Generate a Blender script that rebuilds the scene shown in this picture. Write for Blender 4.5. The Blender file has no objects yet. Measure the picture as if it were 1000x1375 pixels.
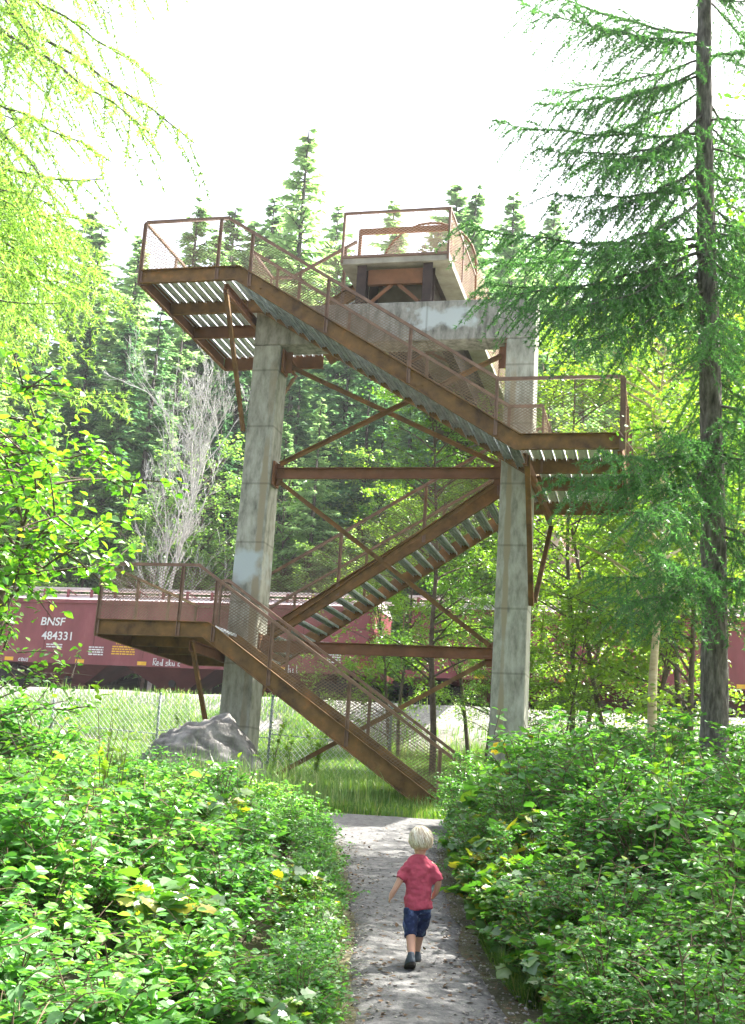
import bpy, bmesh, math, random
import numpy as np
from mathutils import Vector, Matrix, noise
R = math.radians
C = bpy.context.scene.collection
SC = bpy.context.scene

# ------------------------------------------------------------------ camera
ZC = 1.6                                   # eye height above the ground at the photographer's feet
F_PX, PITCH, ROLL = 1632.5, .2321, .0646
cam_d = bpy.data.cameras.new('camera'); cam = bpy.data.objects.new('camera', cam_d); C.objects.link(cam)
cam_d.sensor_fit = 'VERTICAL'; cam_d.sensor_height = 24; cam_d.sensor_width = 24
cam_d.lens = 24 * F_PX / 1375; cam_d.clip_start = .05; cam_d.clip_end = 2000
_f = Vector((0, math.cos(PITCH), math.sin(PITCH))); _u0 = Vector((0, -math.sin(PITCH), math.cos(PITCH))); _r0 = Vector((1, 0, 0))
_x = _r0 * math.cos(ROLL) + _u0 * math.sin(ROLL); _y = -_r0 * math.sin(ROLL) + _u0 * math.cos(ROLL)
m3 = Matrix((_x, _y, -_f)).transposed()
cam.matrix_world = Matrix.Translation((0, 0, ZC)) @ m3.to_4x4()
SC.camera = cam

# ------------------------------------------------------------------ world, sun, exposure
SUN_EL = 54
_sx, _sy = .81, .59                        # horizontal direction towards the sun (right, slightly behind the tower)
W = bpy.data.worlds.new('World'); SC.world = W; W.use_nodes = True
wn = W.node_tree; wn.nodes.clear()
wo = wn.nodes.new('ShaderNodeOutputWorld'); wb = wn.nodes.new('ShaderNodeBackground'); ws = wn.nodes.new('ShaderNodeTexSky')
ws.sky_type = 'NISHITA'; ws.sun_disc = False; ws.sun_elevation = R(SUN_EL); ws.sun_rotation = math.atan2(_sx, _sy)
ws.air_density = .8; ws.dust_density = 6; ws.ozone_density = .6; ws.altitude = 200
hs = wn.nodes.new('ShaderNodeHueSaturation'); hs.inputs['Saturation'].default_value = .55
wn.links.new(ws.outputs[0], hs.inputs['Color']); wn.links.new(hs.outputs[0], wb.inputs[0]); wn.links.new(wb.outputs[0], wo.inputs[0])
wb.inputs[1].default_value = .14
sl = bpy.data.lights.new('sun', 'SUN'); so = bpy.data.objects.new('sun', sl); C.objects.link(so)
sl.energy = 5; sl.angle = R(.53); sl.color = (1, .96, .88)
_sd = Vector((_sx, _sy, 0)).normalized() * math.cos(R(SUN_EL)) + Vector((0, 0, math.sin(R(SUN_EL))))
so.rotation_euler = _sd.to_track_quat('Z', 'Y').to_euler(); so.location = (20, 10, 40)
SC.view_settings.view_transform = 'Standard'; SC.view_settings.look = 'None'
SC.view_settings.exposure = 2.17; SC.view_settings.gamma = 1
SC.cycles.max_bounces = 8; SC.cycles.diffuse_bounces = 4; SC.cycles.transmission_bounces = 4; SC.cycles.transparent_max_bounces = 8
SC.cycles.use_adaptive_sampling = True; SC.cycles.adaptive_threshold = .02; SC.cycles.sample_clamp_indirect = 6
try: SC.cycles.use_denoising = True
except Exception: pass

# ------------------------------------------------------------------ coordinates
X0, Y0, YAW = -2.6995, 24.0316, .2494      # front left foot of the concrete frame; the frame's own axes are u (right), v (back)
CY, SY = math.cos(YAW), math.sin(YAW)
def T(u, v, w=0): return Vector((X0 + u * CY + v * SY, Y0 - u * SY + v * CY, w + ZC))
def ray(x, y):
    a = (x - 500) / F_PX; b = (687.5 - y) / F_PX
    return _x * a + _y * b + _f
def at(x, y, Y):                           # the point of the place seen at x, y at distance Y
    d = ray(x, y); return Vector((0, 0, ZC)) + d * (Y / d.y)
def V_of(X, Y): return (X - X0) * SY + (Y - Y0) * CY
def smooth(a, b, t):
    t = min(1, max(0, (t - a) / (b - a))); return t * t * (3 - 2 * t)
def gz(X, Y):                              # height of the terrain
    w = max(-1.6, -1.16 + .0805 * (Y - 8.2)) if Y < 24 else .112 + .03 * (Y - 24) * max(0, 1 - (Y - 24) / 40)
    v = V_of(X, Y)
    if v > 1:
        w0 = .25; 
        t = v
        e = .0 if t < 4 else (t - 4) * .085
        e += 1.9 * smooth(14, 23.5, t)
        base = .15 + e
        w = w + (base - w) * smooth(1, 6, t)
        if v > 20: w = w + (3.62 - w) * smooth(20, 24.2, t)
        if v > 33: w = 3.3 + (v - 33) * .30 + 12 * smooth(45, 90, v) + 1.2 * noise.noise(Vector((X * .06, Y * .06, 3)))
    w += .06 * noise.noise(Vector((X * .7, Y * .7, 0))) * (0 if abs(X - .5) < .7 else min(1, (abs(X - .5) - .7)))
    if X > 1.3 and v < 0: w += .22 * smooth(1.2, 3.5, X)
    if X < -.2 and v < 0: w += .12 * smooth(.2, 2.5, -X)
    return w + ZC

# ------------------------------------------------------------------ materials
def nt(name):
    m = bpy.data.materials.new(name); m.use_nodes = True
    t = m.node_tree; t.nodes.clear(); o = t.nodes.new('ShaderNodeOutputMaterial'); return m, t, o
def N(t, typ, **kw):
    n = t.nodes.new('ShaderNode' + typ)
    for k, v in kw.items():
        if k in n.inputs: n.inputs[k].default_value = v
        else: setattr(n, k, v)
    return n
def ramp(t, stops):
    r = t.nodes.new('ShaderNodeValToRGB'); e = r.color_ramp.elements
    while len(e) < len(stops): e.new(.5)
    for i, (p, c) in enumerate(stops): e[i].position = p; e[i].color = tuple(c) + (1,) if len(c) == 3 else c
    return r
def surf(name, stops, scale=3, rough=.8, metal=0, bump=.15, bscale=40, detail=6, stretch=(1, 1, 1), spec=.3, patches=(), dist=0, lines=None):
    m, t, o = nt(name); L = t.links.new
    tc = N(t, 'TexCoord'); mp = N(t, 'Mapping'); mp.inputs['Scale'].default_value = stretch; L(tc.outputs['Object'], mp.inputs[0])
    n = N(t, 'TexNoise', Scale=scale, Detail=detail, Roughness=.65, Distortion=dist); L(mp.outputs[0], n.inputs['Vector'])
    r = ramp(t, stops); L(n.outputs[0], r.inputs[0]); col = r.outputs[0]
    for box, c, amt, sc in patches:            # worn paint patches, bounded by a box in object space with a ragged edge
        sep = N(t, 'SeparateXYZ'); 
        nn = N(t, 'TexNoise', Scale=sc, Detail=5); L(tc.outputs['Object'], nn.inputs['Vector']); L(tc.outputs['Object'], sep.inputs[0])
        prod = None
        for ax, (a, b) in zip((0, 2), box):
            s1 = N(t, 'Math', operation='SUBTRACT'); s1.inputs[1].default_value = (a + b) / 2; L(sep.outputs[ax], s1.inputs[0])
            ab = N(t, 'Math', operation='ABSOLUTE'); L(s1.outputs[0], ab.inputs[0])
            dv = N(t, 'Math', operation='DIVIDE'); dv.inputs[1].default_value = (b - a) / 2; L(ab.outputs[0], dv.inputs[0])
            if prod is None: prod = dv.outputs[0]
            else:
                mx = N(t, 'Math', operation='MAXIMUM'); L(prod, mx.inputs[0]); L(dv.outputs[0], mx.inputs[1]); prod = mx.outputs[0]
        ad = N(t, 'Math', operation='MULTIPLY_ADD'); L(nn.outputs[0], ad.inputs[0]); ad.inputs[1].default_value = 1.6; 
        L(prod, ad.inputs[2])
        cr = ramp(t, [(0, (1, 1, 1)), (amt, (1, 1, 1)), (min(1, amt + .14), (0, 0, 0)), (1, (0, 0, 0))])
        hf = N(t, 'Math', operation='MULTIPLY'); hf.inputs[1].default_value = .5; L(ad.outputs[0], hf.inputs[0]); L(hf.outputs[0], cr.inputs[0])
        mi = N(t, 'MixRGB'); L(cr.outputs[0], mi.inputs[0]); L(col, mi.inputs[1]); mi.inputs[2].default_value = c + (1,); col = mi.outputs[0]
    if lines:                                  # formwork joints
        sp_ = N(t, 'SeparateXYZ'); L(tc.outputs['Object'], sp_.inputs[0]); pg = N(t, 'Math', operation='PINGPONG'); pg.inputs[1].default_value = lines[1] / 2; L(sp_.outputs[lines[0]], pg.inputs[0])
        rl = ramp(t, [(0, (.68, .68, .66)), (.012, (.74, .74, .72)), (.03, (1, 1, 1)), (1, (1, 1, 1))]); L(pg.outputs[0], rl.inputs[0])
        ml = N(t, 'MixRGB', blend_type='MULTIPLY'); ml.inputs[0].default_value = 1; L(col, ml.inputs[1]); L(rl.outputs[0], ml.inputs[2]); col = ml.outputs[0]
    b = N(t, 'BsdfPrincipled', Roughness=rough, Metallic=metal); b.inputs['Specular IOR Level'].default_value = spec; L(col, b.inputs['Base Color'])
    n2 = N(t, 'TexNoise', Scale=bscale, Detail=4); L(mp.outputs[0], n2.inputs['Vector'])
    bp = N(t, 'Bump', Strength=bump, Distance=.02); L(n2.outputs[0], bp.inputs['Height']); L(bp.outputs[0], b.inputs['Normal'])
    L(b.outputs[0], o.inputs[0]); return m
def leafmat(name, cols, trans=.45, tmul=(1.6, 2.0, .7), gloss=.06, vary=.35):
    m, t, o = nt(name); L = t.links.new
    g = N(t, 'NewGeometry'); oi = N(t, 'ObjectInfo')
    ad = N(t, 'Math', operation='MULTIPLY_ADD'); L(oi.outputs['Random'], ad.inputs[0]); ad.inputs[1].default_value = vary
    mu = N(t, 'Math', operation='MULTIPLY'); mu.inputs[1].default_value = 1 - vary; L(g.outputs['Random Per Island'], mu.inputs[0]); L(mu.outputs[0], ad.inputs[2])
    r = ramp(t, cols); L(ad.outputs[0], r.inputs[0])
    d = N(t, 'BsdfDiffuse'); L(r.outputs[0], d.inputs[0])
    mt = N(t, 'MixRGB', blend_type='MULTIPLY'); mt.inputs[0].default_value = 1; L(r.outputs[0], mt.inputs[1]); mt.inputs[2].default_value = tmul + (1,)
    tr = N(t, 'BsdfTranslucent'); L(mt.outputs[0], tr.inputs[0])
    mx = N(t, 'MixShader'); mx.inputs[0].default_value = trans; L(d.outputs[0], mx.inputs[1]); L(tr.outputs[0], mx.inputs[2])
    gl = N(t, 'BsdfGlossy', Roughness=.38); gl.inputs[0].default_value = (1, 1, 1, 1)
    m2 = N(t, 'MixShader'); m2.inputs[0].default_value = gloss; L(mx.outputs[0], m2.inputs[1]); L(gl.outputs[0], m2.inputs[2])
    L(m2.outputs[0], o.inputs[0]); return m
M = {}
M['concrete'] = surf('weathered_concrete', [(0.25, (.20, .215, .17)), (.5, (.36, .38, .31)), (.75, (.47, .48, .41))], 1.6, .9, stretch=(2.2, 2.2, .5), bump=.25, bscale=30)
M['concrete_col'] = surf('weathered_concrete_column', [(0.3, (.15, .155, .12)), (.5, (.32, .325, .265)), (.7, (.45, .45, .385))], 3.0, .9, stretch=(2.2, 2.2, .8), detail=12, bump=.3, bscale=28,
                       patches=[(((.36, .60), (-3, 12)), (.29, .255, .17), .57, 1.2), (((5.38, 5.56), (-3, 12)), (.29, .255, .17), .56, 1.2), (((-1, 1.2), (3.85, 4.95)), (.42, .48, .47), .52, 1.6)], lines=(2, 1.22))
M['concrete_beam'] = surf('weathered_concrete_beam', [(0.32, (.09, .09, .075)), (.5, (.27, .268, .23)), (.7, (.42, .41, .36))], 3.0, .9, stretch=(2.0, 2.0, .8), detail=12, bump=.3, bscale=28,
                       patches=[(((2.9, 5.1), (9.22, 9.92)), (.48, .53, .52), .60, 3.4)], lines=(0, 1.22))
M['slab'] = surf('bridge_slab_concrete', [(0.3, (.26, .24, .19)), (.7, (.45, .42, .35))], 2.5, .9)
M['rust'] = surf('rusted_brown_steel', [(0.3, (.07, .037, .015)), (.45, (.15, .083, .026)), (.6, (.215, .115, .034)), (.72, (.33, .145, .04))], 3.2, .72, metal=.0, bump=.2, bscale=60, spec=.35)
M['rust2'] = surf('reddish_brown_steel', [(0.25, (.12, .056, .026)), (.6, (.21, .096, .042)), (.8, (.30, .125, .05))], 2.5, .72, bump=.2, bscale=60, spec=.3)
M['rail'] = surf('worn_handrail_steel', [(0.25, (.11, .062, .036)), (.55, (.19, .11, .065)), (.8, (.30, .19, .12))], 4, .4, metal=.3, bump=.12, bscale=60, spec=.5)
M['mesh'] = surf('rusted_expanded_mesh', [(0.3, (.13, .088, .052)), (.7, (.25, .175, .105))], 2, .6, metal=.2, bump=0)
M['mesh_sunlit'] = surf('sunlit_expanded_mesh', [(0.3, (.34, .24, .18)), (.7, (.52, .40, .32))], 2, .6, metal=.2, bump=0)  # same mesh as on the stairs, whitened in colour to look sunlit
M['tread'] = surf('galvanised_tread', [(0.3, (.20, .235, .26)), (.5, (.36, .40, .43)), (.75, (.55, .58, .60))], 4, .5, metal=.35, bump=.15, bscale=50, spec=.5)
M['plank'] = surf('galvanised_plank', [(0.3, (.50, .54, .58)), (.7, (.72, .75, .78))], 4, .5, metal=.1, bump=.1, bscale=50, spec=.5)
M['dark_steel'] = surf('dark_bridge_steel', [(0.3, (.025, .018, .016)), (.7, (.07, .045, .035))], 3, .7)
M['dirt'] = surf('trodden_dirt', [(0.3, (.055, .055, .056)), (.45, (.115, .114, .113)), (.6, (.165, .162, .158)), (.75, (.27, .262, .25))], 13, .95, bump=.7, bscale=45, detail=10)
M['rock'] = surf('grey_boulder_rock', [(0.3, (.075, .07, .062)), (.45, (.15, .142, .13)), (.58, (.24, .228, .21)), (.75, (.38, .36, .335))], 3.4, .9, bump=.9, bscale=14, detail=9)
M['pebble'] = surf('pebble_stone', [(0.3, (.14, .13, .12)), (.7, (.38, .36, .33))], 6, .9)
M['litter'] = surf('dry_litter', [(0.3, (.05, .03, .02)), (.7, (.16, .10, .05))], 8, .9)
M['train'] = surf('oxide_red_wagon_paint', [(0.25, (.17, .045, .05)), (.55, (.24, .065, .072)), (.75, (.30, .10, .105))], .8, .55, stretch=(1.5, 1, .5), bump=.05, bscale=5)
M['train_low'] = surf('dark_red_hopper_paint', [(0.3, (.085, .022, .02)), (.7, (.15, .04, .036))], 1.2, .7, bump=.1, bscale=5)  # darker red than the body sides
M['train_roof'] = surf('grey_wagon_roof', [(0.3, (.50, .42, .42)), (.7, (.70, .62, .62))], 2, .5)
M['black'] = surf('black_iron', [(0.3, (.015, .013, .012)), (.7, (.04, .033, .03))], 3, .7)
M['white'] = surf('white_lettering', [(0.3, (.62, .62, .62)), (.7, (.8, .8, .8))], 6, .6, bump=0)
M['yellow'] = surf('yellow_marking', [(0.3, (.65, .36, .03)), (.7, (.85, .5, .05))], 6, .5, bump=0)
M['galv'] = surf('galvanised_fence_wire', [(0.3, (.35, .36, .36)), (.7, (.6, .61, .61))], 5, .45, metal=.4, bump=0)
M['post'] = surf('green_grey_post', [(0.3, (.10, .14, .12)), (.7, (.22, .27, .24))], 5, .5, bump=.05)
M['bark'] = surf('larch_bark', [(0.3, (.04, .036, .032)), (.5, (.12, .11, .095)), (.7, (.24, .22, .20))], 9, .95, bump=1.0, bscale=16, stretch=(2.2, 2.2, .6), detail=12)
M['bark_dark'] = surf('dark_fir_bark', [(0.3, (.03, .025, .02)), (.7, (.09, .075, .065))], 5, .95, stretch=(2, 2, .5))
M['bark_birch'] = surf('pale_birch_bark', [(0.33, (.06, .045, .03)), (.40, (.42, .34, .20)), (.7, (.58, .50, .33))], 5, .7, bump=.2, stretch=(.6, .6, 3))
M['bark_brown'] = surf('brown_sapling_bark', [(0.3, (.06, .045, .035)), (.7, (.17, .13, .10))], 5, .9)
M['dead'] = surf('bleached_dead_wood', [(0.3, (.30, .30, .28)), (.7, (.52, .52, .49))], 5, .8)
M['cane'] = surf('shrub_cane', [(0.3, (.07, .045, .03)), (.7, (.22, .16, .10))], 5, .9)
M['tallgrass'] = leafmat('tall_grass_blades', [(0, (.09, .21, .04)), (.6, (.18, .32, .07)), (1, (.38, .42, .16))], .4, (1.3, 1.4, .8), .05, 0)
M['straw'] = surf('dry_straw', [(0.3, (.35, .28, .16)), (.7, (.6, .52, .34))], 5, .9)
G = lambda *a: list(a)
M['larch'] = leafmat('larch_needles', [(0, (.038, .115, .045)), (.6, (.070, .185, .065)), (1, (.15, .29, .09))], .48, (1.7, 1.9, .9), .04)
M['larch_sun'] = leafmat('sunlit_larch_needles', [(0, (.11, .25, .06)), (.6, (.25, .43, .10)), (1, (.46, .60, .20))], .5, (1.5, 1.55, .8), .05)  # larch needles again, with the glare of the sun put into a paler colour
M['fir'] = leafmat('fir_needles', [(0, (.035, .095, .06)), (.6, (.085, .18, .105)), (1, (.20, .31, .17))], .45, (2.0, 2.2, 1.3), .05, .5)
M['fir_pale'] = leafmat('washed_out_fir_needles', [(0, (.11, .21, .11)), (.6, (.25, .38, .19)), (1, (.42, .52, .32))], .5, (1.9, 2.0, 1.3), .07, .5)  # paler copy of the fir needles: haze and glare put into the colour
M['birch'] = leafmat('birch_leaves', [(0, (.08, .17, .022)), (.6, (.15, .27, .035)), (1, (.27, .38, .05))], .52, (2.0, 2.0, .6), .06)
M['decid'] = leafmat('broad_leaves', [(0, (.05, .13, .022)), (.6, (.10, .22, .035)), (1, (.18, .31, .05))], .5, (1.7, 1.9, .6), .07)
M['sapling'] = leafmat('sapling_leaves', [(0, (.05, .16, .02)), (.6, (.11, .26, .03)), (.9, (.20, .36, .04)), (1, (.42, .44, .05))], .5, (1.7, 2.0, .6), .07, .1)
M['shrub'] = leafmat('snowberry_leaves', [(0, (.05, .16, .04)), (.6, (.12, .30, .07)), (.9, (.22, .40, .09)), (1, (.40, .45, .09))], .45, (1.6, 1.8, .6), .045, .45)
M['shrub2'] = leafmat('darker_shrub_leaves', [(0, (.035, .13, .035)), (.6, (.085, .23, .05)), (.93, (.17, .33, .06)), (1, (.36, .30, .04))], .45, (1.6, 1.8, .6), .045, .45)
M['maple'] = leafmat('thimbleberry_leaves', [(0, (.045, .14, .025)), (.6, (.08, .20, .03)), (.72, (.18, .28, .03)), (.84, (.46, .38, .04)), (1, (.36, .15, .03))], .42, (1.6, 1.8, .6), .08, .25)
M['grass'] = leafmat('grass_blades', [(0, (.05, .13, .018)), (.6, (.10, .20, .028)), (.9, (.20, .28, .05)), (1, (.36, .33, .14))], .45, (1.5, 1.7, .6), .05, 0)
M['hillbrush'] = leafmat('hillside_brush_leaves', [(0, (.07, .16, .05)), (.6, (.15, .27, .08)), (1, (.28, .40, .13))], .5, (1.9, 2.0, .8), .07)

# ------------------------------------------------------------------ mesh tools
def newmesh(name, verts, faces, mats, mi=None, smooth_=False):
    """verts (n,3); faces a list of (k, array(m,k)) blocks"""
    me = bpy.data.meshes.new(name); verts = np.asarray(verts, dtype=np.float32)
    me.vertices.add(len(verts)); me.vertices.foreach_set('co', verts.ravel())
    li = np.concatenate([np.asarray(f).ravel() for f in faces]).astype(np.int32)
    tot = np.concatenate([np.full(len(f), np.asarray(f).shape[1]) for f in faces]).astype(np.int32)
    st = np.concatenate([[0], np.cumsum(tot)[:-1]]).astype(np.int32)
    me.loops.add(len(li)); me.loops.foreach_set('vertex_index', li)
    me.polygons.add(len(tot)); me.polygons.foreach_set('loop_start', st); me.polygons.foreach_set('loop_total', tot)
    if mi is not None: me.polygons.foreach_set('material_index', np.asarray(mi, dtype=np.int32))
    me.polygons.foreach_set('use_smooth', np.full(len(tot), bool(smooth_)))
    for m in (mats if isinstance(mats, (list, tuple)) else [mats]): me.materials.append(m)
    me.update(calc_edges=True); me.validate(); return me
def link(name, me, parent=None, loc=None, rot=None, scale=None):
    o = bpy.data.objects.new(name, me); C.objects.link(o)
    if parent is not None: o.parent = parent
    if loc is not None: o.location = loc
    if rot is not None: o.rotation_euler = rot
    if scale is not None: o.scale = (scale,) * 3 if isinstance(scale, (int, float)) else scale
    return o
def tag(o, label, cat, group=None, kind=None):
    if label: o['label'] = label
    if cat: o['category'] = cat
    if group: o['group'] = group
    if kind: o['kind'] = kind
    return o
def thing(name, label, cat, loc=(0, 0, 0), rz=0, group=None):
    o = bpy.data.objects.new(name, None); C.objects.link(o); o.location = loc; o.rotation_euler = (0, 0, rz); o.empty_display_size = .3
    return tag(o, label, cat, group)
def struct(name, me):
    o = link(name, me); o['kind'] = 'structure'; return o
def dup(root, loc, rz, label, group=None, scale=1, tilt=(0, 0)):
    r = root.copy(); C.objects.link(r); r.location = loc; r.rotation_euler = (tilt[0], tilt[1], rz); r.scale = (scale,) * 3 if isinstance(scale, (int, float)) else scale
    if label: r['label'] = label
    if group: r['group'] = group
    for ch in list(root.children):
        c = ch.copy(); C.objects.link(c); c.parent = r
        for g in list(ch.children):
            d = g.copy(); C.objects.link(d); d.parent = c
    return r
class MB:
    """collects boxes, bars and tubes and builds ONE mesh"""
    def __init__(s): s.v = []; s.q = []; s.t = []; s.n = 0
    def add(s, vs, quads=(), tris=()):
        s.v.extend([tuple(p) for p in vs]); s.q.extend([[i + s.n for i in f] for f in quads]); s.t.extend([[i + s.n for i in f] for f in tris]); s.n += len(vs); return s
    BOXQ = [(0, 3, 2, 1), (4, 5, 6, 7), (0, 1, 5, 4), (1, 2, 6, 5), (2, 3, 7, 6), (3, 0, 4, 7)]
    def box(s, a, b):
        (x0, y0, z0), (x1, y1, z1) = a, b
        return s.add([(x0, y0, z0), (x1, y0, z0), (x1, y1, z0), (x0, y1, z0), (x0, y0, z1), (x1, y0, z1), (x1, y1, z1), (x0, y1, z1)], s.BOXQ)
    def bar(s, a, b, w, h, up=(0, 0, 1), off=(0, 0)):
        a, b = Vector(a), Vector(b); d = (b - a).normalized(); up = Vector(up); sd = d.cross(up)
        if sd.length < 1e-4: sd = d.cross(Vector((0, 1, 0)))
        sd.normalize(); up = sd.cross(d).normalized(); o = sd * off[0] + up * off[1]
        vs = [p + o + sd * x * w / 2 + up * y * h / 2 for p in (a, b) for x, y in ((-1, -1), (1, -1), (1, 1), (-1, 1))]
        return s.add(vs, s.BOXQ)
    def hexa(s, pts): return s.add(pts, s.BOXQ)
    def tube(s, pts, rad, k=6, cap=True):
        pts = [Vector(p) for p in pts]; rad = rad if hasattr(rad, '__len__') else [rad] * len(pts); rings = []
        ref = Vector((.13, .27, .95))
        for i, p in enumerate(pts):
            d = (pts[min(i + 1, len(pts) - 1)] - pts[max(i - 1, 0)]).normalized()
            a = d.cross(ref); a = a.normalized() if a.length > 1e-3 else Vector((1, 0, 0)); b = d.cross(a)
            rings += [p + (a * math.cos(2 * math.pi * j / k) + b * math.sin(2 * math.pi * j / k)) * rad[i] for j in range(k)]
        q = [(i * k + j, i * k + (j + 1) % k, (i + 1) * k + (j + 1) % k, (i + 1) * k + j) for i in range(len(pts) - 1) for j in range(k)]
        t = []
        if cap:
            rings += [pts[0], pts[-1]]; c0 = len(rings) - 2; e = (len(pts) - 1) * k
            t = [(c0, (j + 1) % k, j) for j in range(k)] + [(c0 + 1, e + j, e + (j + 1) % k) for j in range(k)]
        return s.add(rings, q, t)
    def mesh(s, name, m, smooth_=False):
        fs = []
        if s.q: fs.append(np.array(s.q))
        if s.t: fs.append(np.array(s.t))
        return newmesh(name, np.array(s.v), fs, m, smooth_=smooth_)
    def build(s, name, m, parent=None, smooth_=False, bevel=0):
        o = link(name, s.mesh(name, m, smooth_), parent)
        if bevel:
            bv = o.modifiers.new('bevel', 'BEVEL'); bv.width = bevel; bv.segments = 2; bv.limit_method = 'ANGLE'
        return o
def frames(d, n):
    """orthonormal frames from long axis d and rough normal n"""
    d = d / (np.linalg.norm(d, axis=1, keepdims=True) + 1e-9); s = np.cross(d, n); s /= (np.linalg.norm(s, axis=1, keepdims=True) + 1e-9)
    return np.stack([s, d, np.cross(s, d)], axis=1)          # rows: side(x), long(y), normal(z)
def scatter(tv, tf, pos, fr, sc):
    tv = np.asarray(tv, float); k = len(tv); n = len(pos); sc = np.asarray(sc, float).reshape(n, 1, 1)
    vs = np.einsum('kc,ncd->nkd', tv, fr) * sc + pos[:, None, :]
    out = []
    for f in tf:
        f = np.asarray(f); out.append((f[None] + (np.arange(n) * k)[:, None, None]).reshape(-1, f.shape[1]))
    return vs.reshape(-1, 3), out
def join_parts(parts):
    """parts: list of (verts, [face blocks], material index)"""
    vs, fs, mi, n = [], [], [], 0
    for v, f, m in parts:
        vs.append(v)
        for b in f: fs.append(np.asarray(b) + n); mi += [m] * len(b)
        n += len(v)
    return np.concatenate(vs), fs, mi
LEAF = ([(0, 0, 0), (.27, .28, .07), (.30, .58, .07), (0, 1, -.06), (-.30, .58, .07), (-.27, .28, .07), (0, .5, 0)], [np.array([(0, 1, 2, 6), (6, 2, 3, 3)])[:1], np.array([(0, 6, 4, 5)]), np.array([(6, 2, 3), (6, 3, 4)])])
DIAM = ([(0, 0, 0), (.33, .48, .05), (0, 1, -.04), (-.33, .48, .05)], [np.array([(0, 1, 2, 3)])])
NEED = ([(-.5, 0, 0), (.5, 0, 0), (0, 1, 0)], [np.array([(0, 1, 2)])])
_ma = [(0, 0), (.22, -.05), (.52, .12), (.40, .30), (.60, .52), (.34, .60), (.24, .80), (0, 1.0), (-.24, .80), (-.34, .60), (-.60, .52), (-.40, .30), (-.52, .12), (-.22, -.05)]
MAPLE = ([(x, y, .10 * abs(x) - .08 * y * y) for x, y in _ma] + [(0, .4, -.02)], [np.array([(i, (i + 1) % 14, 14) for i in range(14)])])
def rnd_unit(rg, n):
    v = rg.normal(size=(n, 3)); return v / np.linalg.norm(v, axis=1, keepdims=True)

# ================================================================== SETTING
def build_ground():
    xs = np.concatenate([np.linspace(-170, -14, 40), np.linspace(-13.5, 16, 150), np.linspace(17, 190, 42)])
    ys = np.concatenate([np.linspace(-25, -1, 10), np.linspace(0, 30, 150), np.linspace(30.4, 62, 80), np.linspace(64, 230, 60)])
    nx, ny = len(xs), len(ys)
    v = np.array([(x, y, gz(x, y)) for y in ys for x in xs]); i = np.arange((ny - 1) * (nx - 1)); r, c = i // (nx - 1), i % (nx - 1); a = r * nx + c
    m, t, o = nt('forest_floor'); L = t.links.new
    tc = N(t, 'TexCoord'); n = N(t, 'TexNoise', Scale=1.1, Detail=9, Roughness=.7); L(tc.outputs['Object'], n.inputs['Vector'])
    r1 = ramp(t, [(.3, (.035, .04, .018)), (.5, (.075, .07, .035)), (.7, (.13, .115, .06))]); L(n.outputs[0], r1.inputs[0])
    n2 = N(t, 'TexNoise', Scale=9, Detail=8, Roughness=.75); L(tc.outputs['Object'], n2.inputs['Vector'])
    r2 = ramp(t, [(.32, (.06, .06, .055)), (.5, (.20, .195, .18)), (.72, (.34, .33, .30))]); L(n2.outputs[0], r2.inputs[0])
    # distance behind the concrete frame
    dp = N(t, 'VectorMath', operation='DOT_PRODUCT'); L(tc.outputs['Object'], dp.inputs[0]); dp.inputs[1].default_value = (SY, CY, 0)
    sb = N(t, 'Math', operation='SUBTRACT'); L(dp.outputs['Value'], sb.inputs[0]); sb.inputs[1].default_value = X0 * SY + Y0 * CY
    n3 = N(t, 'TexNoise', Scale=.5, Detail=4); L(tc.outputs['Object'], n3.inputs['Vector'])
    ma = N(t, 'Math', operation='MULTIPLY_ADD'); L(n3.outputs[0], ma.inputs[0]); ma.inputs[1].default_value = 7; L(sb.outputs[0], ma.inputs[2])
    mr = N(t, 'MapRange'); mr.inputs[1].default_value = 20; mr.inputs[2].default_value = 23; L(ma.outputs[0], mr.inputs[0])
    mr2 = N(t, 'MapRange'); mr2.inputs[1].default_value = 33; mr2.inputs[2].default_value = 35; mr2.inputs[3].default_value = 1; mr2.inputs[4].default_value = 0; L(sb.outputs[0], mr2.inputs[0])
    mm = N(t, 'Math', operation='MULTIPLY'); L(mr.outputs[0], mm.inputs[0]); L(mr2.outputs[0], mm.inputs[1])
    mx = N(t, 'MixRGB'); L(mm.outputs[0], mx.inputs[0]); L(r1.outputs[0], mx.inputs[1]); L(r2.outputs[0], mx.inputs[2])
    b = N(t, 'BsdfPrincipled', Roughness=.95); L(mx.outputs[0], b.inputs['Base Color'])
    bp = N(t, 'Bump', Strength=.6, Distance=.05); n4 = N(t, 'TexNoise', Scale=18, Detail=6); L(tc.outputs['Object'], n4.inputs['Vector']); L(n4.outputs[0], bp.inputs['Height']); L(bp.outputs[0], b.inputs['Normal'])
    L(b.outputs[0], o.inputs[0])
    struct('ground', newmesh('ground', v, [np.stack([a, a + 1, a + nx + 1, a + nx], 1)], m, smooth_=True))
build_ground()

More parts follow.
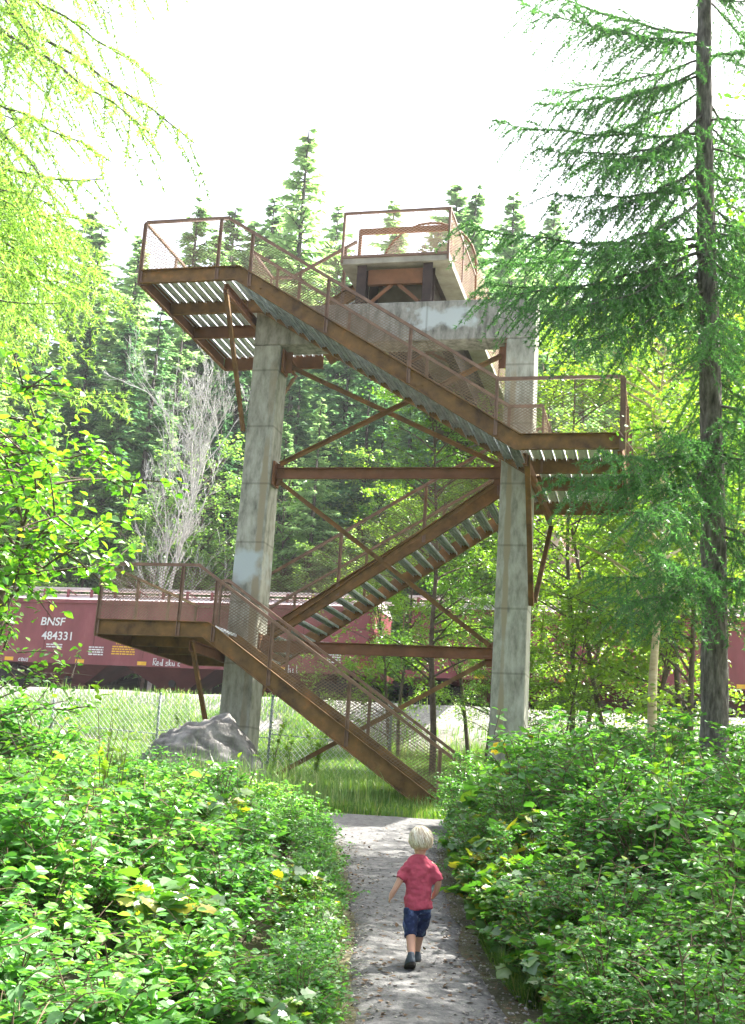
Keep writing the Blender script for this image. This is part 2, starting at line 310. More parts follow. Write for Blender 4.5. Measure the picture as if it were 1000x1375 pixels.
def path_edges(Y):
    """left and right edge of the footpath at distance Y"""
    ks = [(-3, .0, 1.1), (5, .08, 1.0), (7.4, .09, .97), (8.7, .06, .88), (10.2, .08, .85), (12.5, .02, .92), (15.4, -.12, 1.0), (17.3, -.9, 2.0), (18.4, -1.6, 3.2), (19.2, -1.9, 4.2)]
    for (a, l0, r0), (b, l1, r1) in zip(ks, ks[1:]):
        if Y <= b: t = (Y - a) / (b - a); t = max(0, t); return l0 + (l1 - l0) * t, r0 + (r1 - r0) * t
    return ks[-1][1:]
def build_path():
    vs, qs = [], []; K = 26; ys = np.arange(-3, 19.25, .1)
    for i, Y in enumerate(ys):
        l, r = path_edges(Y); l += -.03 + .07 * noise.noise(Vector((0, Y * 1.3, 5))); r += .06 + .09 * noise.noise(Vector((4, Y * 1.1, 5)))
        for j in range(K + 1):
            x = l + (r - l) * j / K; e = min(j, K - j) / 4
            z = gz(x, Y) + .045 * min(1, e) - .03 * (1 if e == 0 else 0) + .012 * noise.noise(Vector((x * 3, Y * 3, 1))) + .006 * noise.noise(Vector((x * 11, Y * 11, 1)))
            vs.append((x, Y, z))
        if i: b = i * (K + 1); qs += [(b + j - K - 1, b + j - K, b + j + 1, b + j) for j in range(K)]
    struct('path', newmesh('path', np.array(vs), [np.array(qs)], M['dirt'], smooth_=True))
    # pebbles, crumbs and dead leaves lying on it
    rg = np.random.default_rng(4); n = 7000; P = []; Q = []
    for k in range(n):
        Y = 5.5 + 13 * rg.random() ** 1.5; l, r = path_edges(Y); x = l + (r - l) * (rg.random() * 1.25 - .12)
        if rg.random() < .62: x = (r + .12 + .2 * rg.normal()) if rg.random() < .6 else (l + .15 * rg.normal())
        (P if k % 3 else Q).append((x, Y, gz(x, Y) + .045))
    def rock_t(): 
        return [(.5, 0, 0), (0, .5, 0), (-.5, 0, 0), (0, -.5, 0), (0, 0, .3), (.1, 0, -.3)], [np.array([(0, 1, 4), (1, 2, 4), (2, 3, 4), (3, 0, 4), (1, 0, 5), (2, 1, 5), (3, 2, 5), (0, 3, 5)])]
    P = np.array(P); tv, tf = rock_t(); d = rnd_unit(rg, len(P)); d[:, 2] *= .2
    v, f = scatter(tv, tf, P, frames(d, np.tile([0, 0, 1.], (len(P), 1))), .008 + .028 * rg.random(len(P)) ** 3)
    tag(link('pebbles', newmesh('pebbles', v, f, M['pebble'])), 'small loose stones strewn over the dirt path', 'pebbles', kind='stuff')
    Q = np.array(Q); d = rnd_unit(rg, len(Q)); d[:, 2] *= .15; nn = rnd_unit(rg, len(Q)) * .35; nn[:, 2] = 1
    v, f = scatter(DIAM[0], DIAM[1], Q + [0, 0, .006], frames(d, nn), .02 + .035 * rg.random(len(Q)))
    tag(link('leaf_litter', newmesh('leaf_litter', v, f, M['litter'])), 'dead leaves and bark crumbs on the path edges', 'leaf litter', kind='stuff')
build_path()

# track bed: rails and sleepers
tk = MB(); tv = 26.5
for g in (.0 + 28.1 - .72, 28.1 + .72):
    tk.bar((-60, g, 3.8), (90, g, 3.8), .07, .15)
rails = tk.build('rails', M['black']); rails.location = (X0, Y0, ZC); rails.rotation_euler = (0, 0, -YAW)
tag(rails, 'pair of steel rails under the freight wagons', 'rails'); rails['kind'] = 'structure'
sm = MB()
for i in range(240): u = -60 + i * .6; sm.box((u, 26.8, 3.6), (u + .22, 29.4, 3.72))
sl_ = sm.build('sleepers', M['bark_dark']); sl_.location = (X0, Y0, ZC); sl_.rotation_euler = (0, 0, -YAW); sl_['kind'] = 'structure'

# ================================================================== STAIR TOWER
tower = thing('stair_tower', 'tall rusty steel staircase zigzagging around a concrete portal frame beside the railway', 'stair tower', (X0, Y0, ZC), -YAW)
def lines_in_poly(poly, ang, sp):
    """parallel lines clipped to a convex 2-d polygon"""
    d = (math.cos(ang), math.sin(ang)); n = (-d[1], d[0]); s = [p[0] * n[0] + p[1] * n[1] for p in poly]; out = []
    k = math.ceil(min(s) / sp)
    while k * sp < max(s):
        c = k * sp; hits = []
        for i in range(len(poly)):
            a, b = poly[i], poly[(i + 1) % len(poly)]; sa, sb = s[i], s[(i + 1) % len(poly)]
            if (sa - c) * (sb - c) < 0: t = (c - sa) / (sb - sa); hits.append((a[0] + (b[0] - a[0]) * t, a[1] + (b[1] - a[1]) * t))
        if len(hits) >= 2: out.append((hits[0], hits[1]))
        k += 1
    return out
def mesh_panel(mb, O, ex, poly, sp=.050, w=.0068, a1=.56, th=.004):
    """diamond mesh between the corners poly, in the vertical plane through O along ex"""
    O = Vector(O); ex = Vector(ex).normalized(); ez = Vector((0, 0, 1)); nn = ex.cross(ez)
    for j, a in enumerate((a1, -a1)):
        for p, q in lines_in_poly(poly, a, sp):
            A = O + ex * p[0] + ez * p[1] + nn * (j * th * 1.1); B = O + ex * q[0] + ez * q[1] + nn * (j * th * 1.1)
            mb.bar(A, B, th, w, up=ez)
col = [(0, .5709), (5.3047, 5.8756)]
for u0, u1 in col:
    m = MB(); w0, w1 = -.9, 9.0975; tp = .05; 
    m.hexa([(u0 - tp, 0 - .02, w0), (u1 + tp, 0 - .02, w0), (u1 + tp, .64, w0), (u0 - tp, .64, w0), (u0, 0, w1), (u1, 0, w1), (u1, .6186, w1), (u0, .6186, w1)])
    m.build('concrete_column', M['concrete_col'], tower, bevel=.035)
m = MB().box((-.004, -.004, 9.0975), (5.8796, .6226, 9.9541)); m.build('concrete_crossbeam', M['concrete_beam'], tower, bevel=.02)
# steel ties between the columns
def channel(m, a, b, depth=.22, fl=.075, side=1, th=.012):
    """channel section: vertical web a-b (line at the top edge), flanges to one side"""
    a, b = Vector(a), Vector(b); d = (b - a).normalized(); up = Vector((0, 0, 1)); s = d.cross(up).normalized(); up = s.cross(d)
    A, B = a - up * depth / 2, b - up * depth / 2
    m.bar(A, B, th, depth, up=up)
    for z in (depth / 2 - th / 2, -depth / 2 + th / 2): m.bar(A, B, fl, th, up=up, off=(side * (fl / 2 + th / 2), z))
for w in (2.941, 6.4904):
    m = MB(); channel(m, (.6, .28, w), (5.30, .28, w), .225, .08, 1); m.build('steel_crosstie', M['rust2'], tower)
for uu in (.62, 5.285):
    for w in (2.82, 6.37, 8.80):
        m = MB(); m.box((uu - .02, .1, w - .26), (uu + .02, .46, w + .24)); m.box((min(uu, uu + (.16 if uu < 1 else -.16)), .262, w - .24), (max(uu, uu + (.16 if uu < 1 else -.16)), .276, w + .22)); m.build('gusset_plate', M['rust2'], tower)
for a, b in (((.72, .33, 8.72), (5.18, .33, 6.58)), ((.72, .23, 6.56), (5.18, .23, 8.80)), ((.72, .23, 6.2), (5.18, .23, 2.98)), ((.72, .33, 3.0), (5.18, .33, 6.2)), ((5.18, .33, 2.72), (.72, .33, .12))):
    m = MB(); m.bar(a, b, .012, .085); m.bar(a, b, .07, .012, off=(.035, .04)); m.build('diagonal_tie', M['rust'], tower)

VF0, VF1, VB0, VB1 = -1.67, -.13, 1.2, 3.19           # outer / inner stringer planes of the front and back flights
H1, H2, H3 = 3.0, 6.5665, 10.10
SD = .30
# flights: (name, u at low end, w low, u at high end, w high, va, vb)
flights = [('front', 4.64, .10, .25, H1, VF0, VF1), ('back', -.12, H1, 5.28, H2, VB0, VB1), ('front', 5.86, H2, .20, H3, VF0, VF1)]
def stringer(m, pts, v, side):
    """folded plate stringer; pts = top edge polyline in (u, w)"""
    D = .295; n = len(pts); lo = []
    for i, (u, w) in enumerate(pts):
        # mitred lower edge
        a = pts[max(i - 1, 0)]; b = pts[i]; c = pts[min(i + 1, n - 1)]
        def nrm(p, q): dx, dz = q[0] - p[0], q[1] - p[1]; l = math.hypot(dx, dz) or 1; s = 1 if dx > 0 else -1; return (dz / l * s, -dx / l * s)
        n1 = nrm(a, b) if i else nrm(b, c); n2 = nrm(b, c) if i < n - 1 else n1
        mx, mz = n1[0] + n2[0], n1[1] + n2[1]; l = (mx * n1[0] + mz * n1[1]) or 1; lo.append((u + mx / l * D, w + mz / l * D))
    for (a, b, c, d) in zip(pts, pts[1:], lo, lo[1:]):
        y0, y1 = v - .007, v + .007
        m.hexa([(c[0], y0, c[1]), (d[0], y0, d[1]), (d[0], y1, d[1]), (c[0], y1, c[1]), (a[0], y0, a[1]), (b[0], y0, b[1]), (b[0], y1, b[1]), (a[0], y1, a[1])])
        for p, q, s in ((a, b, -1), (c, d, 1)):
            m.bar((p[0], v + side * .04, p[1] + s * .007), (q[0], v + side * .04, q[1] + s * .007), .08, .012, up=(0, 0, 1))
def rail(mb, pts, r=.030):
    for a, b in zip(pts, pts[1:]): mb.bar(a, b, r * 2, r * 1.9); 
    for p in pts[1:-1]: mb.box((p[0] - r * .9, p[1] - r * .9, p[2] - r * .9), (p[0] + r * .9, p[1] + r * .9, p[2] + r * .9))
def post(parent, u, v, w0, w1, side, along='u'):
    m = MB(); s = .062
    if along == 'u': m.box((u - s / 2, v + side * .012 - .006, w0), (u + s / 2, v + side * .012 + .006, w1)); m.box((u - s / 2, min(v + side * .012, v + side * .05), w0), (u - s / 2 + .011, max(v + side * .012, v + side * .05), w1))
    else: m.box((u + side * .012 - .006, v - s / 2, w0), (u + side * .012 + .006, v + s / 2, w1)); m.box((min(u + side * .012, u + side * .05), v - s / 2, w0), (max(u + side * .012, u + side * .05), v - s / 2 + .011, w1))
    return m.build('rail_post', M['rail'], parent)
fl_objs = []
RF, RL = .86, 1.06                                      # rail height above flights and above landings
for i, (nm, ul, wl, uh, wh, va, vb) in enumerate(flights):
    s = (wh - wl) / (uh - ul)
    m = MB()
    pl = [[(-1.98, H1), (uh, wh), (ul, wl)], [(-1.98, H1), (ul, wl), (uh, wh), (7.65, H2)], [(-1.92, H3), (uh, wh), (ul, wl), (7.65, H2)]][i]
    stringer(m, pl, va, -1); stringer(m, pl, vb, 1)
    n = round(abs(uh - ul) / .255)
    for k in range(n):
        t = (k + .5) / n; u = ul + (uh - ul) * t; w = wl + (wh - wl) * t - .24
        for du in (-.07, .07): m.box((u + du - .012, va - .02, w - .012), (u + du + .012, va - .006, w + .012))
    fo = m.build('stair_flight', M['rust'], tower); fl_objs.append(fo)

    for k in range(n):
        t = (k + .5) / n; u = ul + (uh - ul) * t; w = wl + (wh - wl) * t - .25; hd = .088
        dr = 1 if uh > ul else -1
        m = MB(); m.box((u - hd, va + .012, w), (u + hd, vb - .012, w + .006))
        for x, d in ((u - hd, 1), (u + hd, -1)): m.box((min(x, x + d * .006), va + .013, w - .05), (max(x, x + d * .006), vb - .013, w - .001))
        for x in (u - .035, u + .03): m.box((x, va + .014, w - .022), (x + .006, vb - .014, w - .001))
        m.build('tread', M['tread'], fo)
def handrail_run(parent, pts, v, posts, side, panels=True, mat='mesh'):
    """pts: rail-top polyline (u, w); posts: (u, w_foot); mesh hangs between the rail and base polyline"""
    m = MB(); rail(m, [(u, v, w) for u, w in pts]); m.build('handrail', M['rail'], parent)
    for u, w0 in posts:
        w1 = None
        for a, b in zip(pts, pts[1:]):
            if min(a[0], b[0]) - 1e-6 <= u <= max(a[0], b[0]) + 1e-6: w1 = a[1] + (b[1] - a[1]) * ((u - a[0]) / (b[0] - a[0] or 1))
        post(parent, u, v, w0, (w1 or pts[-1][1]) - .025, side)
def run_mesh(parent, v, top, bot, mat='mesh', off=.0):
    m = MB()
    for (a, b, c, d) in zip(top, top[1:], bot, bot[1:]): mesh_panel(m, (0, v + off, 0), (1, 0, 0), [a, b, d, c])
    m.build('mesh_panel', M[mat], parent)
# --- landing 1 (lower left), 2 (right), 3 (upper left)
def landing(planks, beams, ends, H, extra=None):
    m = MB()
    for (u0, u1, v0, v1) in planks:
        n = max(1, round((u1 - u0) / .205)); p = (u1 - u0) / n
        for k in range(n):
            a, b = u0 + k * p + .016, u0 + (k + 1) * p - .016
            m.box((a, v0, H - .014), (b, v1, H - .008))
            for x in (a, b - .005): m.box((x, v0 + .001, H - .065), (x + .005, v1 - .001, H - .0145))
            m.box(((a + b) / 2 - .02, v0 + .002, H - .035), ((a + b) / 2 + .02, v1 - .002, H - .0145))
    lo = m.build('landing', M['plank'], tower)
    for (a, b, side, dep) in beams:
        m = MB(); channel(m, a, b, dep, .07, side); m.build('bearer', M['rust2'], lo)
    return lo
E_ = .06
L1u, L2u, L3u = -1.98, 7.65, -1.92
z = H1
land1 = landing([(L1u, -.15, VF0 + .02, VB1 - .02), (-.15, .25, VF0 + .02, VF1)], 
    [((L1u - .01, VF0 + .02, z - .05), (L1u - .01, VB1 - .02, z - .05), 1, .28),
     ((-.12, VF0 + .03, z - .34), (-.12, VB1, z - .34), 1, .2)], 0, z)
z = H2
land2 = landing([(5.95, L2u, VF0 + .02, VB1 - .02), (5.28, 5.95, VB0, VB1 - .02), (5.86, 5.95, VF0 + .02, VF1)],
    [((L2u + .01, VF0 + .02, z - .03), (L2u + .01, VB1 - .02, z - .03), -1, .30),
     ((5.99, VF0 + .03, z - .34), (5.99, VB1, z - .34), -1, .2)], 0, z)
z = H3
land3 = landing([(L3u, -.15, VF0 + .02, VB1 - .02), (-.15, .20, VF0 + .02, VF1), (-.15, .55, VB0, VB1 - .02)],
    [((L3u, VB1, z), (.55, VB1, z), -1, .33), ((L3u - .01, VF0 + .02, z - .03), (L3u - .01, VB1 - .02, z - .03), 1, .30),
     ((L3u + .02, VB0, z - .07), (.55, VB0, z - .07), 1, .27), ((-.12, VF0 + .03, z - .34), (-.12, VB1, z - .34), 1, .2)], 0, z)
# raking struts from the columns to the edges of the landings
def strut(a, b):
    m = MB(); m.bar(a, b, .012, .10, up=(1, 0, 0)); m.bar(a, b, .075, .012, up=(1, 0, 0), off=(.04, .05)); m.build('raking_strut', M['rust'], tower)
strut((-.10, -1.60, 9.66), (-.05, -.06, 7.2)); strut((-.10, 3.1, 9.5), (-.05, .70, 7.3))
strut((5.99, -1.60, 6.2), (5.95, .15, 3.75)); strut((5.99, 3.12, 6.0), (5.95, .66, 3.9))
strut((-.10, -1.60, 2.64), (-.05, -.10, .55)); strut((-.10, 3.1, 2.5), (-.05, .70, .6))
# rails of the front flights
def fw(i, u):
    _, ul, wl, uh, wh, _, _ = flights[i]; return wl + (wh - wl) * (u - ul) / (uh - ul)
# flight 1 near side + landing 1 front
b1 = -.05
for v, sd, far in ((VF0 - .015, -1, False), (VF1 + .015, 1, True)):
    end = 4.95
    left = L1u if not far else -.12
    top = [(left, H1 + RL), (b1, H1 + RL), (end, fw(0, end) + RF - .0)] if not far else [(left, H1 + RL), (b1 + .02, H1 + RL), (end + .15, fw(0, end + .15) + RF)]
    pu = [(-.35, 0), (.35, 0), (1.49, 0), (3.01, 0), (4.69, 0)] if not far else [(1.3, 0), (3.0, 0), (4.75, 0)]
    ps = [(u, (min(H1, fw(0, u)) - (.30 if not far else .1)) if u < 4.6 else -.02) for u, _ in pu]
    handrail_run(fl_objs[0], top, v, ps, sd)
    run_mesh(fl_objs[0], v, [(left, H1 + RL - .05), (b1, H1 + RL - .05), (4.69, fw(0, 4.69) + RF - .05)], [(left, H1 + .02), (.25, H1 + .02), (4.69, fw(0, 4.69) + .03)], off=sd * -.012)
# flight 3 + landing 3 front, flight 3 + landing 2 front
rb = 5.43
for v, sd, far in ((VF0 - .015, -1, False), (VF1 + .015, 1, True)):
    left = L3u if not far else -.12; right = L2u if not far else 6.07
    top = [(left, H3 + RL), (-.14, H3 + RL), (rb, H2 + RL), (right, H2 + RL)]
    bot = [(left, H3 + .02), (.20, H3 + .02), (5.86, H2 + .02), (right, H2 + .02)]
    pu = [-.28, .42, 2.06, 3.74, rb - .02] if not far else [.42, 2.06, 3.74, rb]
    ps = [(u, min(H3, max(H2, fw(2, u))) - (.30 if not far else .1)) for u in pu]
    handrail_run(fl_objs[2], top, v, ps, sd)
    run_mesh(fl_objs[2], v, [(a, b - .05) for a, b in top], bot, off=sd * -.012)
# flight 2
for v, sd in ((VB0 - .015, -1), (VB1 + .015, 1)):
    o_ = .80; far = sd > 0
    top = [(-.45 if not far else -1.98, H1 + RL), (-.28, H1 + RL), (5.2, fw(1, 5.2) + o_ + .05), (6.07 if not far else L2u, H2 + RL)]
    bot = [(top[0][0], H1 + .02), (-.12, H1 + .02), (5.28, H2 + .02), (top[-1][0], H2 + .02)]
    ps = [(u, min(H2, max(H1, fw(1, u))) - .28) for u in ((1.86, 3.6, 5.1) if not far else (.3, 1.9, 3.6, 5.2))]
    handrail_run(fl_objs[1], top, v, ps, sd)
    run_mesh(fl_objs[1], v, [(a, b - .05) for a, b in top], bot, off=sd * -.012)
# end rails across the landings (run back along v)
def cross_rail(parent, u, v0, v1, H, side, mat='mesh', posts=()):
    m = MB(); m.bar((u, v0, H + RL), (u, v1, H + RL), .052, .05); m.build('handrail', M['rail'], parent)
    m = MB(); mesh_panel(m, (u, 0, 0), (0, 1, 0), [(v0, H + .02), (v1, H + .02), (v1, H + RL - .05), (v0, H + RL - .05)]); m.build('mesh_panel', M[mat], parent)
    for v in posts: post(parent, u, v, H - .3, H + RL - .02, side, 'v')
cross_rail(land1, L1u - .02, VF0, VB1, H1, -1, 'mesh', (VF0 + .02, .0, 1.6, VB1 - .03)); cross_rail(land2, L2u + .02, VF0, VB1, H2, 1, 'mesh', (VF0 + .02, .0, 1.6, VB1 - .03)); cross_rail(land3, L3u - .02, VF0, VB1, H3, -1, 'mesh', (VF0 + .02, .0, 1.6, VB1 - .03))
cross_rail(land1, -.16, VF1, VB0, H1, -1, 'mesh', (VF1, VB0)); cross_rail(land2, 6.07, VF1, VB0, H2, 1, 'mesh', (VF1, VB0)); cross_rail(land3, -.16, VF1, VB0, H3, -1, 'mesh', (VF1, VB0))
for p, u, v, h, s in ((land1, L1u, VF0 - .015, H1, -1), (land2, L2u, VF0 - .015, H2, -1), (land3, L3u, VF0 - .015, H3, -1)): post(p, u, v, h - .33, h + RL - .02, s)
# flight 4: from the top landing up to the bridge
m = MB(); stringer(m, [(.55, H3), (1.76, 10.93)], VB0, -1); stringer(m, [(.55, H3), (1.76, 10.93)], VB1, 1); f4 = m.build('stair_flight', M['rust'], tower)
for k in range(4):
    u = .7 + k * .29; w = H3 + .10 + k * .2; m = MB().box((u - .13, VB0 + .012, w), (u + .13, VB1 - .012, w + .03)); m.build('tread', M['tread'], f4)
for v, sd in ((VB0 - .015, -1), (VB1 + .015, 1)):
    top = [(-.16 if sd < 0 else L3u, H3 + RL), (.30, H3 + RL), (1.74, 10.95 + 1.0)]; handrail_run(f4, top, v, [(.5, H3 - .2), (1.5, 10.5)], sd)
    run_mesh(f4, v, [(a, b - .05) for a, b in top], [(top[0][0], H3 + .02), (.55, H3 + .02), (1.74, 10.93)], off=sd * -.012)

# ================================================================== FOOTBRIDGE over the track
br = thing('footbridge', 'caged concrete footbridge with rust railings resting on top of the portal frame', 'footbridge', (X0, Y0, ZC), -YAW)
BU0, BU1, BV0, BV1, BW = 1.76, 4.07, -.05, 44.0, 10.95
m = MB().box((BU0, BV0, BW - .13), (BU1, BV1, BW)); m.build('deck_slab', M['slab'], br, bevel=.01)
for u in (2.30, 3.55):
    m = MB(); v0 = .45
    m.box((u - .01, v0, 9.98), (u + .01, BV1, BW - .132)); m.box((u - .11, v0, 9.955), (u + .11, BV1, 9.978)); m.box((u - .11, v0, BW - .155), (u + .11, BV1, BW - .133))
    m.build('girder', M['dark_steel'], br)
for u in (2.22, 3.62):
    m = MB(); m.box((u - .012, .02, 9.97), (u + .012, .30, 10.815)); m.box((u - .10, .018, 9.97), (u + .10, .034, 10.815)); m.box((u - .10, .286, 9.97), (u + .10, .302, 10.815)); m.box((u - .16, .0, 9.955), (u + .16, .36, 9.97)); m.build('bearing_post', M['dark_steel'], br)
m = MB(); channel(m, (2.34, .10, 10.74), (3.50, .10, 10.74), .33, .09, -1); m.build('end_crossbeam', M['rust2'], br)
for a, b in (((2.38, .14, 9.99), (2.86, .14, 10.42)), ((3.46, .14, 9.99), (2.98, .14, 10.42))):
    m = MB().bar(a, b, .012, .08); m.build('knee_brace', M['rust2'], br)
m = MB().box((2.32, 1.1, 9.99), (3.53, 1.2, 10.8)); m.build('diaphragm', M['slab'], br)
for k in range(9):
    m = MB(); v = 4 + k * 4.5; m.bar((2.32, v, 10.1), (3.53, v, 10.7), .05, .06); m.bar((2.32, v, 10.7), (3.53, v + .08, 10.1), .05, .06); m.build('cross_frame', M['rust2'], br)
# railing of the open end
m = MB(); t = BW + 1.03
for a, b in (((BU0 + .03, BV0, t), (BU1 - .03, BV0, t)), ((BU0 + .03, BV0, BW + .03), (BU1 - .03, BV0, BW + .03))): m.bar(a, b, .05, .05)
for u in (BU0 + .03, BU1 - .03): m.bar((u, BV0, BW - .1), (u, BV0, t + .02), .05, .052, up=(0, 1, 0))
m.build('end_railing', M['rail'], br)
m = MB(); mesh_panel(m, (0, BV0 + .03, 0), (1, 0, 0), [(BU0 + .05, BW + .05), (BU1 - .05, BW + .05), (BU1 - .05, t - .02), (BU0 + .05, t - .02)], .05, .005); m.build('mesh_panel', M['mesh_sunlit'], br)
m = MB(); m.bar((BU0 + .05, 1.15, 12.15), (BU1 - .25, 1.15, 12.15), .06, .13); m.bar((BU0 + .06, 1.15, BW), (BU0 + .06, 1.15, 12.2), .07, .07, up=(0, 1, 0)); m.bar((BU1 - .22, 1.15, BW), (BU1 - .22, 1.15, 12.2), .07, .07, up=(0, 1, 0)); m.build('gate_frame', M['rust2'], br)
# side railing rising into the cage, right side, and the cage with hoops
CV = 3.3
m = MB(); m.bar((BU1 - .03, BV0, t), (BU1 - .03, CV, t + .02), .05, .05); m.bar((BU1 - .03, BV0, BW + .03), (BU1 - .03, CV, BW + .03), .05, .05); m.bar((BU1 - .03, 1.6, BW), (BU1 - .03, 1.6, t), .05, .05, up=(0, 1, 0)); m.build('side_railing', M['rail'], br)
m = MB(); mesh_panel(m, (BU1 - .03, 0, 0), (0, 1, 0), [(BV0, BW + .03), (CV, BW + .03), (CV, t), (BV0, t)], .055, .009); m.build('mesh_panel', M['mesh_sunlit'], br)
hr = (BU1 - BU0) / 2 - .02; hc = (BU0 + BU1) / 2; hs_ = 12.25
def hoop_pts(v, r=hr): return [(hc - r, v, BW)] + [(hc - r * math.cos(a), v, hs_ + 1.15 * math.sin(a)) for a in [i * math.pi / 14 for i in range(15)]] + [(hc + r, v, BW)]
for k in range(20):
    m = MB(); m.tube(hoop_pts(CV + k * 2.1), .03, 6); m.build('cage_hoop', M['rust2'], br, smooth_=True)
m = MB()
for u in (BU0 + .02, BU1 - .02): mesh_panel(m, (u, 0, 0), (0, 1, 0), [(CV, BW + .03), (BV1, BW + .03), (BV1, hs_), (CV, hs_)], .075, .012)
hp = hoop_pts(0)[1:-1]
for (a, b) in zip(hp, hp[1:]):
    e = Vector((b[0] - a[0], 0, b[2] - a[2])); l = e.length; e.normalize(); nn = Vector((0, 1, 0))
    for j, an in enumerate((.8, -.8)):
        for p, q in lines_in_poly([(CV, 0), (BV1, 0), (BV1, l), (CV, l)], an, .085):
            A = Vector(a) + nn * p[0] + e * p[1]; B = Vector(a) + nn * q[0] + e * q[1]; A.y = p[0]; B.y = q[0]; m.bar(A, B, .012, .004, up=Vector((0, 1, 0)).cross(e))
m.build('cage_mesh', M['mesh_sunlit'], br)
# far concrete frame that carries the other end
for u in (.3, 4.9): m = MB().box((u, 41, 3), (u + .6, 41.6, 9.95)); m.build('far_column', M['concrete'], br, bevel=.03)
m = MB().box((.3, 40.99, 9.3), (5.5, 41.61, 9.952)); m.build('far_crossbeam', M['concrete'], br, bevel=.03)

# ================================================================== FREIGHT TRAIN
RW = 3.87                                   # rail head
def text(parent, body, size, u, v, w, mat, name='lettering', shear=0, bold=.01, sx=1):
    cu = bpy.data.curves.new(name, 'FONT'); cu.body = body; cu.size = size; cu.extrude = .003; cu.offset = bold; cu.shear = shear; cu.align_x = 'LEFT'
    cu.materials.append(mat); o = bpy.data.objects.new(name, cu); C.objects.link(o); o.parent = parent; o.location = (u, v, w); o.rotation_euler = (R(90), 0, 0); o.scale = (sx, 1, 1)
    dg = bpy.context.evaluated_depsgraph_get(); me = bpy.data.meshes.new_from_object(o.evaluated_get(dg)); q = link(name, me, parent, o.location, o.rotation_euler, tuple(o.scale)); bpy.data.objects.remove(o); return q
def wagon(u0, L, label, marks):
    t = thing('hopper_wagon', label, 'freight wagon', T(u0, 26.4, RW), -YAW, 'covered hopper wagons standing on the track')
    Wd = 3.2
    m = MB()                                 # side panels: slightly bowed body with end slopes
    m.box((.9, 0, 1.35), (L - .9, Wd, 3.92))
    m.hexa([(.25, .05, 2.9), (.9, .0, 2.1), (.9, Wd, 2.1), (.25, Wd - .05, 2.9), (.25, .05, 3.9), (.9, .0, 3.92), (.9, Wd, 3.92), (.25, Wd - .05, 3.9)])
    m.hexa([(L - .9, 0, 2.1), (L - .25, .05, 2.9), (L - .25, Wd - .05, 2.9), (L - .9, Wd, 2.1), (L - .9, 0, 3.92), (L - .25, .05, 3.9), (L - .25, Wd - .05, 3.9), (L - .9, Wd, 3.92)])
    b = m.build('body', M['train'], t)
    m = MB()
    for k in range(1, 7):
        x = .9 + k * (L - 1.8) / 7; m.box((x - .012, -.012, 1.5), (x + .012, -.002, 3.8))
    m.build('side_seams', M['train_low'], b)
    m = MB(); m.box((.0, -.06, 1.12), (L, -.002, 1.38)); m.box((.0, Wd + .002, 1.12), (L, Wd + .06, 1.38)); m.box((0, .1, 1.1), (.9, Wd - .1, 1.34)); m.box((L - .9, .1, 1.1), (L, Wd - .1, 1.34)); m.build('side_sill', M['train'], t)
    m = MB(); m.box((.25, -.10, 3.82), (L - .25, -.002, 3.98)); m.box((.25, Wd + .002, 3.82), (L - .25, Wd + .10, 3.98)); m.build('top_chord', M['train'], t)
    m = MB()                                  # roof
    m.hexa([(.25, -.06, 3.985), (L - .25, -.06, 3.985), (L - .25, Wd + .06, 3.985), (.25, Wd + .06, 3.985), (.25, .9, 4.38), (L - .25, .9, 4.38), (L - .25, Wd - .9, 4.38), (.25, Wd - .9, 4.38)])
    m.build('roof', M['train_roof'], t)
    m = MB()
    for v in (.42, Wd - .42 - .5):
        m.box((.1, v, 4.50), (L - .1, v + .5, 4.535))
        m.box((.1, v, 4.54), (L - .1, v + .03, 4.60))
    m.build('running_board', M['train_roof'], t)
    for k in range(int(L / 1.15)):
        x = .5 + k * 1.15; m = MB(); m.box((x, .30, 4.02), (x + .1, .40, 4.50)); m.bar((x + .1, .35, 4.46), (x + .5, .35, 4.22), .03, .04); m.build('running_board_bracket', M['train'], t)
    nb = 3; bl = (L - 3.6) / nb
    for k in range(nb):                       # hopper bays below the sill
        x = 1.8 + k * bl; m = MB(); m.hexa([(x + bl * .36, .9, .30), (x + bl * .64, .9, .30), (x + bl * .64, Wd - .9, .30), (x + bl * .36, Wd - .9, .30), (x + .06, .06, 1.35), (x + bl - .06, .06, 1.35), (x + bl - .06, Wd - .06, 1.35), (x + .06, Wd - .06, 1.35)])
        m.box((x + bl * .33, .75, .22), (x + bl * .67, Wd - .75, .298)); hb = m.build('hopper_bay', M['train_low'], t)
        m = MB(); m.tube([(x + bl * .5, .62, .5), (x + bl * .5, .76, .5)], .16, 12); m.build('gate_wheel', M['black'], hb)
    for cx in (1.6, L - 1.6):                 # trucks
        m = MB()
        for v in (.55, Wd - .65):
            m.hexa([(cx - 1.05, v, .38), (cx + 1.05, v, .38), (cx + 1.05, v + .12, .38), (cx - 1.05, v + .12, .38), (cx - .45, v, .78), (cx + .45, v, .78), (cx + .45, v + .12, .78), (cx - .45, v + .12, .78)])
        m.box((cx - .25, .5, .6), (cx + .25, Wd - .5, 1.08)); tr = m.build('truck', M['black'], t)
        for dx in (-.88, .88):
            for v in (.75, Wd - .87):
                m = MB(); m.tube([(cx + dx, v, .46), (cx + dx, v + .12, .46)], .46, 24); m.build('wheel', M['black'], tr)
    for x in (.06, L - .06):                  # end ladders, rungs and grab rails
        m = MB()
        for z in range(8): m.bar((x - .05 + (.1 if x < 1 else -.1), -.04, 1.4 + z * .33), (x + .45 if x < 1 else x - .45, -.04, 1.4 + z * .33), .025, .025)
        for xx in ((x, x + .42) if x < 1 else (x, x - .42)): m.bar((xx, -.045, 1.2), (xx, -.045, 4.0), .03, .03, up=(0, 1, 0))
        m.build('ladder', M['train'], t)
